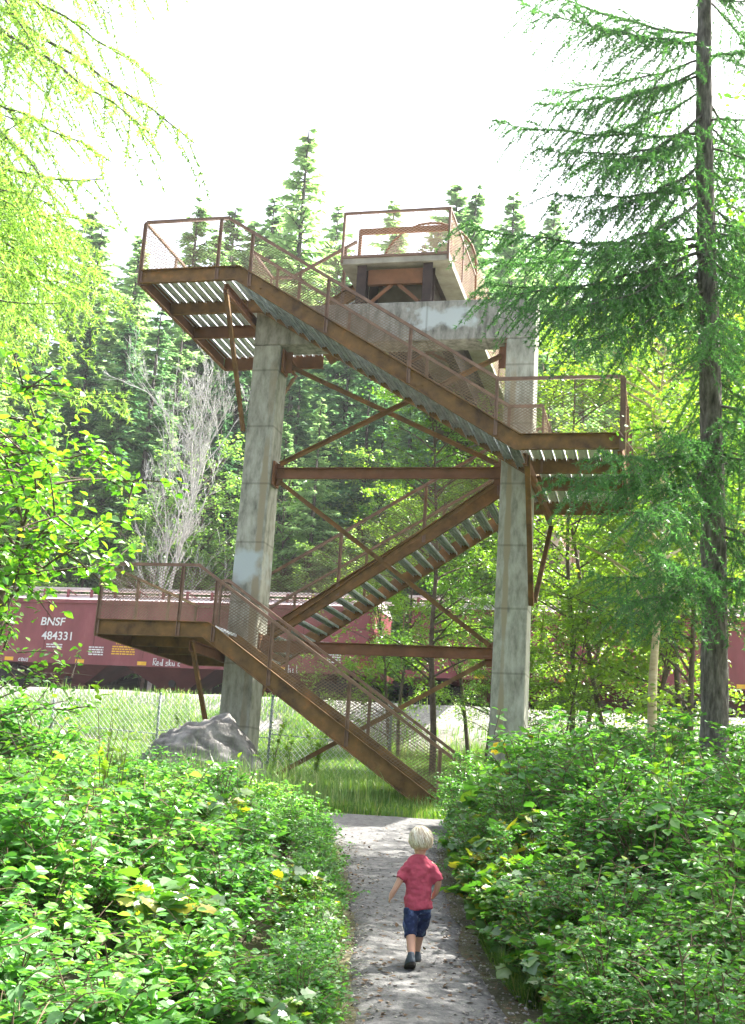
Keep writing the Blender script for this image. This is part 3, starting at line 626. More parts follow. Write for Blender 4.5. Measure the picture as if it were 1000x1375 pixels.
    m = MB(); m.box((-.62, Wd / 2 - .12, .85), (0, Wd / 2 + .12, 1.08)); m.build('coupler', M['black'], t)
    for x in marks.get('strips', ()): m = MB().box((x, -.075, 1.17), (x + .42, -.062, 1.33)); m.build('reflector_strip', M['yellow'], t)
    for u, w, s, txt, mt, bold, sh, sx in marks.get('text', ()): text(t, txt, s, u, -.02, w, M[mt], 'lettering', sh, bold, sx)
    rg = random.Random(5)
    for u, w, wd, rows, mt in marks.get('bars', ()):
        m = MB()
        for r in range(rows):
            x = u + rg.uniform(0, .04)
            while x < u + wd: l = rg.uniform(.06, .2); m.box((x, -.016, w - r * .105), (min(x + l, u + wd), -.004, w - r * .105 + .055)); x += l + .035
        m.build('small_print', M[mt], t)
    if 'graffiti' in marks:
        m = MB()
        for st in marks['graffiti']: m.tube([(x, -.085 - .0, z) for x, z in st], .022, 5)
        m.build('graffiti', M['white'], t)
    return t
def hw(O, s, x0, z0):
    """handwritten letters as strokes, in units of letter height"""
    G_ = {'R': [[(0, 0), (.05, 1), (.5, .95), (.5, .6), (.05, .5), (.55, 0)]], 'e': [[(.05, .25), (.45, .35), (.35, .55), (.1, .5), (0, .2), (.15, 0), (.45, .05)]], 'd': [[(.4, .35), (.1, .4), (.05, .1), (.35, .02), (.45, .3), (.5, .95), (.45, .0), (.6, .0)]],
          's': [[(.45, .5), (.1, .5), (.1, .3), (.4, .25), (.4, 0), (0, .02)]], 'k': [[(.05, .9), (.05, 0)], [(.4, .5), (.08, .25), (.45, 0)]], 'u': [[(0, .5), (.02, .05), (.3, 0), (.42, .5), (.45, 0)]], 'c': [[(.4, .5), (.05, .4), (.05, .05), (.4, .02)]], 'h': [[(.03, .95), (.03, 0)], [(.03, .35), (.3, .5), (.38, 0)]], 'i': [[(.1, .5), (.12, 0)]], 'l': [[(.05, .95), (.08, 0), (.25, .02)]], ' ': []}
    out = []; x = x0
    for ch in s[0]:
        for st in G_[ch]: out.append([(x + a * s[1] * .8, z0 + b * s[1]) for a, b in st])
        x += s[1] * (.52 if ch != ' ' else .35)
    return out
mk1 = dict(strips=(-20.4 + 21.9, -16.95 + 21.9, -14.0 + 21.9, 14.3), text=[(3.0, 2.80, .50, 'BNSF', 'white', .007, .12, 1.05), (3.15, 2.16, .52, '484331', 'white', .006, 0, 1.0), (6.75, 2.04, .20, 'WARNING', 'yellow', .003, 0, 1.1)],
           bars=[(3.4, 1.92, .8, 2, 'white'), (5.5, 1.86, .7, 4, 'white'), (6.6, 1.92, 1.1, 4, 'yellow'), (15.6, 2.4, .9, 3, 'white'), (16.4, 1.9, .6, 4, 'white')])
mk1['graffiti'] = hw(None, ('Red sku c', .30), 21.9 - 13.25, 1.19) + hw(None, ('chil', .34), 14.6, 1.10) + hw(None, ('ceus', .24), 2.2, 1.16)
wagon(-21.9, 18.6, 'maroon covered hopper wagon numbered 484331 with handwritten white graffiti on its sill', mk1)
mk2 = dict(strips=(3.1, 6.5, 9.2, 13.3), text=[(3.3, 1.98, .48, '9', 'white', .014, 0, 1), (8.05, 2.34, .20, 'WARNING', 'yellow', .003, 0, 1.1)], bars=[(7.95, 2.2, 1.2, 5, 'yellow'), (5.2, 1.9, .7, 4, 'white')])
wagon(-2.35, 18.6, 'maroon covered hopper wagon standing behind the birches, right of the concrete columns', mk2)

# ================================================================== CHAIN LINK FENCES
def fence(a, b, h, n, label, brace=None, sp=.10):
    """a, b in (u, v)"""
    P = [T(a[0] + (b[0] - a[0]) * i / n, a[1] + (b[1] - a[1]) * i / n) for i in range(n + 1)]
    for p in P: p.z = gz(p.x, p.y)
    t = thing('chain_link_fence', label, 'fence', P[0])
    o = P[0]
    for i, p in enumerate(P):
        m = MB(); m.tube([p - o + Vector((0, 0, -.15)), p - o + Vector((0, 0, h + .06))], .035, 8); m.tube([p - o + Vector((0, 0, h + .06)), p - o + Vector((0, 0, h + .10))], [.045, .015], 8); m.build('post', M['post'], t, smooth_=True)
    m = MB()
    for p, q in zip(P, P[1:]): m.tube([p - o + Vector((0, 0, h * .55)), q - o + Vector((0, 0, h * .5))], .016, 5)
    m.build('rail', M['post'], t)
    if brace is not None:
        m = MB(); m.tube([P[brace] - o + Vector((0, 0, h * .62)), P[brace + 1] * .62 + P[brace] * .38 - o + Vector((0, 0, -.05))], .02, 5); m.build('brace', M['post'], t)
    m = MB()
    for p, q in zip(P, P[1:]):
        e = (q - p); ln = Vector((e.x, e.y, 0)).length; e = e / ln; ez = Vector((0, 0, 1)); s_ = Vector((e.y, -e.x, 0))
        for j, an in enumerate((.78, -.78)):
            for A, B in lines_in_poly([(0, .02), (ln, .02), (ln, h), (0, h)], an, sp):
                m.bar(p - o + e * A[0] + ez * A[1] + s_ * (.05 + j * .006), p - o + e * B[0] + ez * B[1] + s_ * (.05 + j * .006), .0075, .009)
    m.build('wire_mesh', M['galv'], t); return t
fence((-13.5, 7.4), (2.0, 6.2), 1.9, 5, 'silvery chain link fence with leaning wire between the boulder and the track', brace=2)
fence((4.6, 15.0), (15.0, 15.0), 1.2, 4, 'low chain link fence in front of the gravel, behind the birch trunks')

# ================================================================== BOULDER
def boulder():
    bm = bmesh.new(); bmesh.ops.create_icosphere(bm, subdivisions=6, radius=1)
    rb = random.Random(17); pl = []
    for k in range(26):
        a = Vector((rb.gauss(0, 1), rb.gauss(0, 1), rb.gauss(.25, .8))).normalized(); pl.append((a, rb.uniform(.80, 1.04)))
    for v in bm.verts:
        p = v.co.copy(); n = p.normalized()
        s = min([d / max(.05, n.dot(a)) for a, d in pl if n.dot(a) > .05] + [1.25])
        crk = abs(noise.noise(Vector((n.x * 2.2 + n.z * 3, n.y * 2.4, n.z * 5 + n.x * 2)))); s -= .07 * max(0, 1 - crk * 9)
        s += .05 * noise.noise(n * 3) + .03 * noise.noise(n * 8) + .02 * noise.noise(n * 20) + .01 * noise.noise(n * 45)
        q = n * s; q.z = max(q.z, -.35); q.x *= 1.12; q.y *= .85; q.z *= .74
        if q.x > .3: q.z -= (q.x - .3) * .42
        if q.x < -.35: q.z += (q.x + .35) * .28
        v.co = q
    me = bpy.data.meshes.new('boulder'); bm.to_mesh(me); bm.free(); me.materials.append(M['rock'])
    for p in me.polygons: p.use_smooth = True
    c = at(272, 1030, 22.0); o = link('boulder', me, None, (c.x, c.y, gz(c.x, c.y) + .18), (0, 0, .3), (1.18, 1.1, 1.38)); return tag(o, 'large grey fissured boulder lying at the foot of the concrete column', 'boulder')
boulder()

# ================================================================== PLANTS
def place_z(x, y, dz=0): return (x, y, gz(x, y) + dz)
def bezier(p0, p1, p2, n): return [p0 * (1 - t) ** 2 + p1 * 2 * t * (1 - t) + p2 * t * t for t in [i / n for i in range(n + 1)]]

def shrub_mesh(seed, rad, ht, nst, nl, size, leaf, mats, droop=.5, up=.55):
    """arching canes with leaves set along the twigs; returns (leaf mesh, cane mesh)"""
    rg = np.random.default_rng(seed); rr = random.Random(seed); cane = MB(); P, D, Nn, S = [], [], [], []
    per = nl // nst
    for s in range(nst):
        a = rr.uniform(0, 2 * math.pi); r = rad * math.sqrt(rr.random()) ; h = ht * rr.uniform(.45, 1.08) * (1 - .35 * (r / rad) ** 2)
        p0 = Vector((rr.gauss(0, .12 * rad), rr.gauss(0, .12 * rad), -.05)); p2 = Vector((math.cos(a) * r, math.sin(a) * r, h)); p1 = Vector((p2.x * .35, p2.y * .35, h * rr.uniform(.8, 1.25)))
        bz = bezier(p0, p1, p2, 9); cane.tube(bz, [.008 * (1 - i / 13) for i in range(10)], 4, False)
        tw = [(bz, .25)]
        for k in range(5):
            i = rr.randint(3, 8); b = bz[i]; d = Vector((rr.gauss(0, 1), rr.gauss(0, 1), rr.uniform(-.1, .7))).normalized(); l = rad * rr.uniform(.2, .5)
            e = b + d * l; c = b + d * l * .5 + Vector((0, 0, .1 * l)); z = bezier(b, c, e, 4); cane.tube(z, [.004, .0035, .003, .0025, .002], 3, False); tw.append((z, 0))
        for j in range(per):
            z, f0 = tw[rr.randrange(len(tw))] if rr.random() < .85 else tw[0]
            t = f0 + (1 - f0) * rr.random() ** .7; x = t * (len(z) - 1); i = min(int(x), len(z) - 2); p = z[i].lerp(z[i + 1], x - i)
            d = Vector((rr.gauss(0, 1), rr.gauss(0, 1), rr.uniform(-.5, .35))).normalized()
            P.append(p + d * .012); D.append(d); Nn.append((rr.gauss(0, .45), rr.gauss(0, .45), 1)); S.append(size * rr.uniform(.55, 1.2))
    v, f = scatter(leaf[0], leaf[1], np.array(P), frames(np.array(D), np.array(Nn)), np.array(S))
    return newmesh('leaves', v, f, mats), cane.mesh('canes', M['cane'])
def shrub_proto(kind, seed, rad, ht, nst, nl, size, leaf, mat, cat='shrub'):
    lm, cm = shrub_mesh(seed, rad, ht, nst, nl, size, leaf, M[mat]); root = thing(kind, '', cat); link('leaves', lm, root); link('canes', cm, root); return root
protos = {}
used = set()
def zone(kind, x, y):
    look = {'snowberry_shrub': 'pale green oval leaved shrub', 'wild_rose_shrub': 'finer leaved dark green shrub', 'thimbleberry_shrub': 'maple leaved shrub with yellowing leaves', 'broadleaf_shrub': 'low shrub with large oval leaves'}[kind]
    l, r = path_edges(min(y, 17)); side = 'left' if x < .4 else 'right'; d = (l - x) if side == 'left' else (x - r)
    across = 'over the %s path edge' % side if d < .7 else ('one row %s of the path' % side if d < 1.7 else ('deep in the %s thicket' % side if d < 3.4 else 'far %s in the thicket' % side))
    along = 'nearest the camera' if y < 6.3 else ('before the child' if y < 8 else ('level with the child' if y < 9.6 else ('just past the child' if y < 11.8 else ('halfway to the stairs' if y < 14 else ('by the boulder' if side == 'left' else 'near the stair foot')))))
    lab = '%s %s, %s' % (look, across, along); return lab, lab.replace('shrub', 'shrubs', 1)
def put(kind, i, x, y, label, group=None, scale=1, rz=None, dz=0, tilt=(0, 0)):
    key = (kind, i); p = protos[key]; rr = random.Random(hash((round(x, 2), round(y, 2))) & 0xffff); rz = rr.uniform(0, 6.28) if rz is None else rz
    loc = place_z(x, y, dz)
    if kind in ('snowberry_shrub', 'wild_rose_shrub', 'thimbleberry_shrub', 'broadleaf_shrub'): label, group = zone(kind, x, y)
    if key not in used:
        used.add(key); p.location = loc; p.rotation_euler = (tilt[0], tilt[1], rz); p.scale = (scale,) * 3 if isinstance(scale, (int, float)) else scale; p['label'] = label
        if group: p['group'] = group
        return p
    return dup(p, loc, rz, label, group, scale, tilt)
for i in range(4): protos[('snowberry_shrub', i)] = shrub_proto('snowberry_shrub', 10 + i, .62, 1.0, 34, 1750, .080, LEAF, 'shrub')
for i in range(3): protos[('wild_rose_shrub', i)] = shrub_proto('wild_rose_shrub', 20 + i, .65, 1.15, 36, 3000, .054, LEAF, 'shrub2')
for i in range(3): protos[('thimbleberry_shrub', i)] = shrub_proto('thimbleberry_shrub', 30 + i, .5, .95, 22, 480, .14, MAPLE, 'maple')
for i in range(2): protos[('broadleaf_shrub', i)] = shrub_proto('broadleaf_shrub', 40 + i, .5, .75, 18, 560, .135, LEAF, 'shrub')

rr = random.Random(11)
def jgrid(x0, x1, y0, y1, st):
    out = []; y = y0
    while y < y1:
        x = x0
        while x < x1: out.append((x + rr.uniform(-.35, .35) * st, y + rr.uniform(-.35, .35) * st)); x += st
        y += st * .9
    return out
def px_of(x, y, z):
    d = Vector((x, y, z - ZC)); c = Vector((d.dot(_x), d.dot(_y), d.dot(_f))); return (500 + F_PX * c.x / c.z, 687.5 - F_PX * c.y / c.z) if c.z > .1 else None
LEFTG, RIGHTG = 'snowberry and rose shrubs crowding the left side of the path', 'wild shrubs banked up along the right side of the path'
for x, y in jgrid(-7.5, .3, 4.4, 16.5, .66):
    l, r = path_edges(y); q = px_of(x, y, gz(x, y) + .5)
    if x > l - .36 or q is None or q[0] < -120: continue
    if y > 14.5 and x > -2.6: continue                      # open grass round the boulder
    near = y < 6.2
    k = ('broadleaf_shrub', rr.randrange(2)) if rr.random() < (.55 if near else .16) else ('thimbleberry_shrub', rr.randrange(3)) if rr.random() < .08 else (('snowberry_shrub', rr.randrange(4)) if rr.random() < .75 else ('wild_rose_shrub', rr.randrange(3)))
    sc = rr.uniform(.62, 1.12) * (.95 if near else 1) * (.86 if y > 10 else 1); 
    if x > l - 1.1: sc *= .80
    if x > l - .62: sc *= .72
    lab = {'thimbleberry_shrub': '', 'snowberry_shrub': '', 'wild_rose_shrub': 'finer leaved dark green shrub in the thicket left of the dirt path', 'broadleaf_shrub': 'low shrub with large oval leaves at the lower left edge'}[k[0]]
    put(k[0], k[1], x, y, None, None, sc)
for x, y in jgrid(.9, 9.5, 4.6, 18.8, .68):
    l, r = path_edges(min(y, 17)); q = px_of(x, y, gz(x, y) + .5)
    edge = r + .28
    if x < edge or q is None or q[0] > 1130: continue
    if y > 17 and x < 2.2: continue
    near = y < 6.2; pe = x < r + 1.15
    if pe and 8.5 < y: k = ('thimbleberry_shrub', rr.randrange(3)) if rr.random() < .62 else ('wild_rose_shrub', rr.randrange(3))
    elif y > 14: k = ('thimbleberry_shrub', rr.randrange(3)) if rr.random() < .4 else ('snowberry_shrub', rr.randrange(4))
    else: k = ('wild_rose_shrub', rr.randrange(3)) if rr.random() < .6 else ('snowberry_shrub', rr.randrange(4))
    sc = rr.uniform(.9, 1.2) * (1.0 if y < 7 else 1.12)
    if pe: sc *= .78
    if x < r + .62: sc *= .72
    if y > 15: sc *= 1.05
    lab = {'snowberry_shrub': 'pale green oval leaved shrub on the bank right of the path', 'wild_rose_shrub': 'dense fine leaved shrub on the bank right of the path', 'thimbleberry_shrub': 'maple leaved shrub with yellowing leaves beside the right path edge'}[k[0]]
    put(k[0], k[1], x, y, lab, {'snowberry_shrub': 'oval leaved shrubs on the right bank', 'wild_rose_shrub': RIGHTG, 'thimbleberry_shrub': 'maple leaved shrubs right of the path'}[k[0]], sc)

rr = random.Random(77)
for k in range(26):
    y = 6.3 + k * .40; l, r = path_edges(y)
    if k % 2 == 0 or y < 9: put('snowberry_shrub' if k % 3 else 'wild_rose_shrub', rr.randrange(3), l - .26 - rr.uniform(0, .12), y, None, None, rr.uniform(.42, .56))
    put('thimbleberry_shrub' if k % 5 else 'wild_rose_shrub', rr.randrange(3), r + .36 + rr.uniform(-.08, .12), y + .1, None, None, rr.uniform(.50, .72))
for x, y in ((-.75, 14.6), (-1.1, 15.2), (-.7, 15.6), (-1.5, 15.9), (-1.15, 16.4), (-2.0, 16.6), (1.75, 17.2), (1.6, 18.2), (2.1, 18.9), (2.6, 19.4), (1.35, 15.6), (1.45, 16.4), (1.5, 17.6), (1.95, 16.2), (2.3, 17.4), (-1.9, 4.5), (-1.3, 4.9), (-.95, 5.4), (-.75, 6.0), (-1.45, 5.6), (1.9, 5.0), (1.6, 5.7), (1.75, 6.4)): put('snowberry_shrub' if x < 0 else 'wild_rose_shrub', rr.randrange(3), x, y, None, None, rr.uniform(.62, .8) * (.85 if 14 < y < 17 else 1.15 if y > 17 else 1))

for x, y, k in ((2.5, 16.6, 0), (3.1, 16.0, 1), (3.0, 17.2, 2), (3.7, 16.6, 0), (4.4, 16.9, 1), (2.2, 15.6, 1), (5.2, 16.4, 2)): put('snowberry_shrub' if k else 'thimbleberry_shrub', k, x, y, None, None, 1.42 + .08 * k)
rr = random.Random(5)
for x in (-5.9, -5.3, -4.7, -4.1, -3.7): put('snowberry_shrub', rr.randrange(4), x, 14.6 + rr.uniform(-1.2, .6), None, None, rr.uniform(1.25, 1.5))
# grass: behind the path, round the boulder and along the fence
def blades(name, pts, hts, mat, label, seed, wd=.006, lean=.45, kind='stuff'):
    rg = np.random.default_rng(seed); n = len(pts); a = rg.uniform(0, 2 * np.pi, n); ln = np.abs(rg.normal(0, lean, n)); h = hts
    dx, dy = np.cos(a), np.sin(a); w = wd * rg.uniform(.6, 1.4, n)
    P = np.array(pts); side = np.stack([-dy, dx, np.zeros(n)], 1) * w[:, None]
    mid = P + np.stack([dx * ln * h * .25, dy * ln * h * .25, h * .6], 1); tip = P + np.stack([dx * ln * h, dy * ln * h, h * (1 - .35 * np.minimum(ln, 1))], 1)
    v = np.stack([P - side, P + side, mid + side * .7, mid - side * .7, tip], 1).reshape(-1, 3); i = np.arange(n)[:, None] * 5
    o = link(name, newmesh(name, v, [i + np.array([[0, 1, 2, 3]]), i + np.array([[3, 2, 4]])], M[mat])); return tag(o, label, 'grass', kind=kind)
rg = np.random.default_rng(7)
pts, hh = [], []
while len(pts) < 170000:
    Y = 15.5 + 24 * rg.random() ** 1.6; X = -8.5 + 15 * rg.random(); v = V_of(X, Y)
    if Y < 19.3: 
        l, r = path_edges(Y)
        if X > l - .25 and X < r + .25: continue
        if X > 1.2 or (Y < 16.5 and X > -1.2): continue
    if v > 14 and rg.random() < (v - 14) / 7: continue
    c = noise.noise(Vector((X * .6, Y * .6, 9)))
    if rg.random() > .62 + c: continue
    pts.append((X, Y, gz(X, Y) - .01)); sh = .20 + .16 * max(0, c) + .02 * max(0, v)
    if X < -2.2 and Y < 24: sh *= 1.5
    hh.append(sh * rg.uniform(.5, 1.3))
blades('grass', pts, np.array(hh), 'grass', 'fresh green grass under the stairs and up to the railway fence', 8)
pts, hh = [], []
while len(pts) < 120000:                    # brighter, coarser meadow grass up to the ballast
    X = rg.uniform(-17, 16); Y = rg.uniform(24, 50); v = V_of(X, Y)
    if v < 3 or v > 22 or rg.random() < (v - 18) / 4 or (X > -1 and v > 13 and rg.random() < .85): continue
    if noise.noise(Vector((X * .5, Y * .5, 2))) < -.28: continue
    pts.append((X, Y, gz(X, Y) - .02)); hh.append((.25 + .25 * max(0, noise.noise(Vector((X * .8, Y * .8, 7))) + .3)) * rg.uniform(.6, 1.4))
blades('meadow_grass', pts, np.array(hh), 'tallgrass', 'sunlit yellowish meadow grass below the track ballast', 18, .014)
pts, hh = [], []
while len(pts) < 30000:                    # fringes of the path
    Y = 5 + 13 * rg.random() ** 1.3; l, r = path_edges(Y); X = (l - .12 - abs(rg.normal(0, .14))) if rg.random() < .4 else (r + .18 + abs(rg.normal(0, .14)))
    if noise.noise(Vector((X * 1.1, Y * 1.1, 3))) < -.1: continue
    pts.append((X, Y, gz(X, Y) + .0)); hh.append(.17 * rg.uniform(.5, 1.4))
blades('path_edge_grass', pts, np.array(hh), 'grass', 'thin tufts of grass hanging over the edges of the path', 9, .004, .8)
pts, hh = [], []
while len(pts) < 1700:                     # tall seeded grass before the boulder
    c = at(rg.uniform(190, 480), 1060, rg.uniform(17.5, 21.5)); X, Y = c.x + rg.normal(0, .3), c.y
    if X > -.9 and Y < 19.5: continue
    pts.append((X, Y, gz(X, Y))); hh.append(rg.uniform(.35, .95))
blades('tall_grass', pts, np.array(hh), 'tallgrass', 'tall pale seed grasses before the boulder', 10, .005, .5)

# ------------------------------------------------------------------ larch
def larch_crown(branches, seed, mat, dens=1.0, nsz=.05, wood='bark'):
    """branches: list of polylines (Vectors); hanging twigs with tufts of soft needles"""
    rr = random.Random(seed); rg = np.random.default_rng(seed); wd = MB(); P, D = [], []
    for br_ in branches:
        n = len(br_); L = sum((br_[i + 1] - br_[i]).length for i in range(n - 1)); r0 = .008 + .005 * L
        wd.tube(br_, [max(.004, r0 * (1 - .85 * i / (n - 1))) for i in range(n)], 5, False)
        steps = max(6, int(L / .055 * dens))
        for k in range(steps):
            t = .10 + .9 * k / steps; x = t * (n - 1); i = min(int(x), n - 2); b = br_[i].lerp(br_[i + 1], x - i); d = (br_[i + 1] - br_[i]).normalized()
            sd = d.cross(Vector((0, 0, 1))).normalized() * (1 if k % 2 else -1)
            l = (.26 + .44 * rr.random()) * min(1.25, .5 + L * .3) * (1.15 - .70 * t)
            e = b + (sd * rr.uniform(.35, 1) + d * rr.uniform(.35, .8)).normalized() * l + Vector((0, 0, -l * rr.uniform(.2, 1.3))); c = b.lerp(e, .5) + Vector((0, 0, .10 * l))
            z = bezier(b, c, e, 4); wd.tube(z, [.004, .0035, .003, .0025, .0015], 3, False)
            m_ = max(3, int(l / .022))
            for j in range(m_):
                s = (j + rr.random()) / m_ * 4; q = min(int(s), 3); p = z[q].lerp(z[q + 1], s - q); dd = (z[q + 1] - z[q]).normalized()
                for _ in range(5): P.append(p); D.append(dd * .55 + Vector((rr.gauss(0, .6), rr.gauss(0, .6), rr.gauss(0, .6))))
        for j in range(int(L / .03)):
            x = (.15 + .85 * rr.random()) * (n - 1); i = min(int(x), n - 2); p = br_[i].lerp(br_[i + 1], x - i)
            for _ in range(4): P.append(p); D.append(Vector((rr.gauss(0, .6), rr.gauss(0, .6), rr.gauss(.15, .6))))
    n = len(P); sc = nsz * rg.uniform(.6, 1.15, n); tv = [(-.12, 0, 0), (.12, 0, 0), (0, 1, 0)]
    v, f = scatter(tv, [np.array([(0, 1, 2)])], np.array(P), frames(np.array(D), rnd_unit(rg, n)), sc)
    return newmesh('needles', v, f, M[mat]), wd.mesh('branches', M['bark'], True)
def trunk_mesh(pts, rads, mat, k=14, rough=.0, seed=0):
    m = MB(); m.tube(pts, rads, k); me = m.mesh('trunk', M[mat], True)
    if rough:
        for v in me.vertices:
            c = v.co; n = noise.noise(Vector((c.x * 30, c.y * 30, c.z * 5 + seed))) + .5 * noise.noise(Vector((c.x * 70, c.y * 70, c.z * 14))); v.co = c + Vector((c.x - pts[0][0], c.y - pts[0][1], 0)).normalized() * n * rough
    return me
def arc_branch(p0, p2, sag=.1, n=12, rr=random):
    c = p0.lerp(p2, .5) + Vector((rr.uniform(-.1, .1), rr.uniform(-.1, .1), -sag * (p2 - p0).length)); b = bezier(p0, c, p2, n)
    return [p + Vector((0, 0, .02 * math.sin(i * 1.7))) for i, p in enumerate(b)]
# the tall larch to the right, its trunk standing in the shrubs
lx, ly = 4.03, 14.0; lz = gz(lx, ly)
LT = thing('larch_tree', 'tall larch with straight dark trunk and drooping feathery boughs, right of the tower', 'tree', (lx, ly, lz - .1))
H_ = 17.0; tp = [Vector((-.006 * z + .04 * math.sin(z * .5), .02 * z * 0, z)) for z in np.linspace(0, H_, 260)]
link('trunk', trunk_mesh([tuple(p) for p in tp], [max(.02, .165 - .0068 * z + .05 * math.exp(-z * 2)) for z in np.linspace(0, H_, 260)], 'bark', 48, .02), LT)
rr2 = random.Random(3); brs = []
O_ = Vector((lx, ly, lz - .1))
def lb(y_tr, tipx, tipy, dY, sag=.08):
    a = at(950, y_tr, 14.0); h = a.z - O_.z; p0 = Vector((-.006 * h, 0, h)); tip = at(tipx, tipy, 14.0 + dY) - O_; brs.append(arc_branch(p0, tip, sag, 12, rr2))
for a in [(62, 700, 5, -.6), (50, 690, -30, .8), (58, 780, 30, -1.2), (78, 735, 125, .9), (92, 760, 150, -.6), (100, 715, 140, .2), (120, 770, 190, 1.0), (180, 665, 165, -.1), (186, 720, 200, -.9), (150, 800, 230, -1.3), (185, 760, 225, .9), (215, 790, 285, -1.2),
          (250, 740, 262, -.8), (262, 800, 330, -1.5), (320, 615, 300, -.9), (326, 650, 350, .3), (335, 640, 395, -1.2), (330, 700, 330, .9), (345, 730, 420, -1.6), (372, 650, 380, -.2), (378, 690, 415, -1.0), (385, 760, 460, -1.8), (360, 800, 430, 1.2),
          (612, 745, 640, -1.3), (600, 800, 605, -1.9), (618, 850, 690, -2.4), (590, 880, 575, -1.4), (640, 800, 660, .4), (765, 790, 770, -.7), (772, 830, 805, -1.6), (760, 870, 740, -2.2), (560, 1060, 560, -1.5), (600, 1080, 640, -1.2), (350, 1080, 400, -1.5)]:
    lb(a[0], a[1], a[2], a[3])
for k in range(58):                          # the rest of the crown, all round and far above
    h = rr2.uniform(3.2, 16.5); an = rr2.uniform(-1.9, 2.4) if h < 11.5 else rr2.uniform(0, 6.28); L = rr2.uniform(1.5, 2.9) * (1.25 - h / 18)
    if 1.75 < an < 4.5 and h < 11: continue
    p0 = Vector((-.006 * h, 0, h)); brs.append(arc_branch(p0, p0 + Vector((math.cos(an) * L, math.sin(an) * L, -rr2.uniform(.0, .45) * L)), .05, 8, rr2))
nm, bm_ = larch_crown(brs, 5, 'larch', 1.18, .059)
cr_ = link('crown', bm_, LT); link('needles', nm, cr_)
# larch standing out of the frame to the left, boughs reaching in
lx2, ly2 = at(-260, 900, 10.5).x, 10.5; lz2 = gz(lx2, ly2)
LT2 = thing('larch_tree', 'sunlit pale green larch whose long boughs reach in at upper left', 'tree', (lx2, ly2, lz2 - .1)); O_ = Vector((lx2, ly2, lz2 - .1))
link('trunk', trunk_mesh([(0, 0, z) for z in np.linspace(0, 14, 40)], [.19 - .011 * z for z in np.linspace(0, 14, 40)], 'bark', 16, .012), LT2)
brs = []
def lb2(y0, tx, ty, dY, sag=-.03):
    if ty > 240: tx -= 48
    a = at(-240, y0, ly2); h = max(2, a.z - O_.z); brs.append(arc_branch(Vector((0, 0, h)), at(tx, ty, ly2 + dY) - O_, sag, 14, rr2))
for a in [(-60, 262, 190, -1.0), (-30, 200, 175, -1.6), (-90, 210, 110, .6), (-160, 150, 20, .3), (-200, 190, 5, 1.0), (-120, 110, 60, -.9), (40, 115, 250, -1.8), (80, 150, 215, -.4), (-130, 240, -20, .7), (-170, 60, 90, -1.2), (-60, 90, 160, 1.2), (-220, 100, -30, -.8), (-20, 60, 210, 1.5),
          (150, 190, 345, 1.5), (180, 150, 330, 2.0), (200, 215, 400, 2.2), (220, 120, 395, .6), (240, 180, 430, 1.2), (160, 95, 300, -.6), (260, 100, 450, -.8), (210, 60, 360, -1.3), (280, 150, 470, 2.4), (130, 70, 280, 2), (300, 60, 480, .4), (230, 30, 420, -.9)]:
    lb2(*a)
for k in range(54):
    h = rr2.uniform(4.5, 13.5); an = rr2.uniform(-1.2, 4.6); L = rr2.uniform(1.4, 2.8); brs.append(arc_branch(Vector((0, 0, h)), Vector((math.cos(an) * L, math.sin(an) * L, h - rr2.uniform(0, .4) * L)), .05, 8, rr2)) if k % 3 == 0 else None
    if k % 3: 
        ty = rr2.uniform(255, 480); tx = rr2.uniform(-40, 205); lb2(ty - rr2.uniform(60, 160), tx, ty, rr2.uniform(-1, 3.4), .02)
nm, bm_ = larch_crown(brs, 6, 'larch_sun', .5, .06); cr_ = link('crown', bm_, LT2); link('needles', nm, cr_)

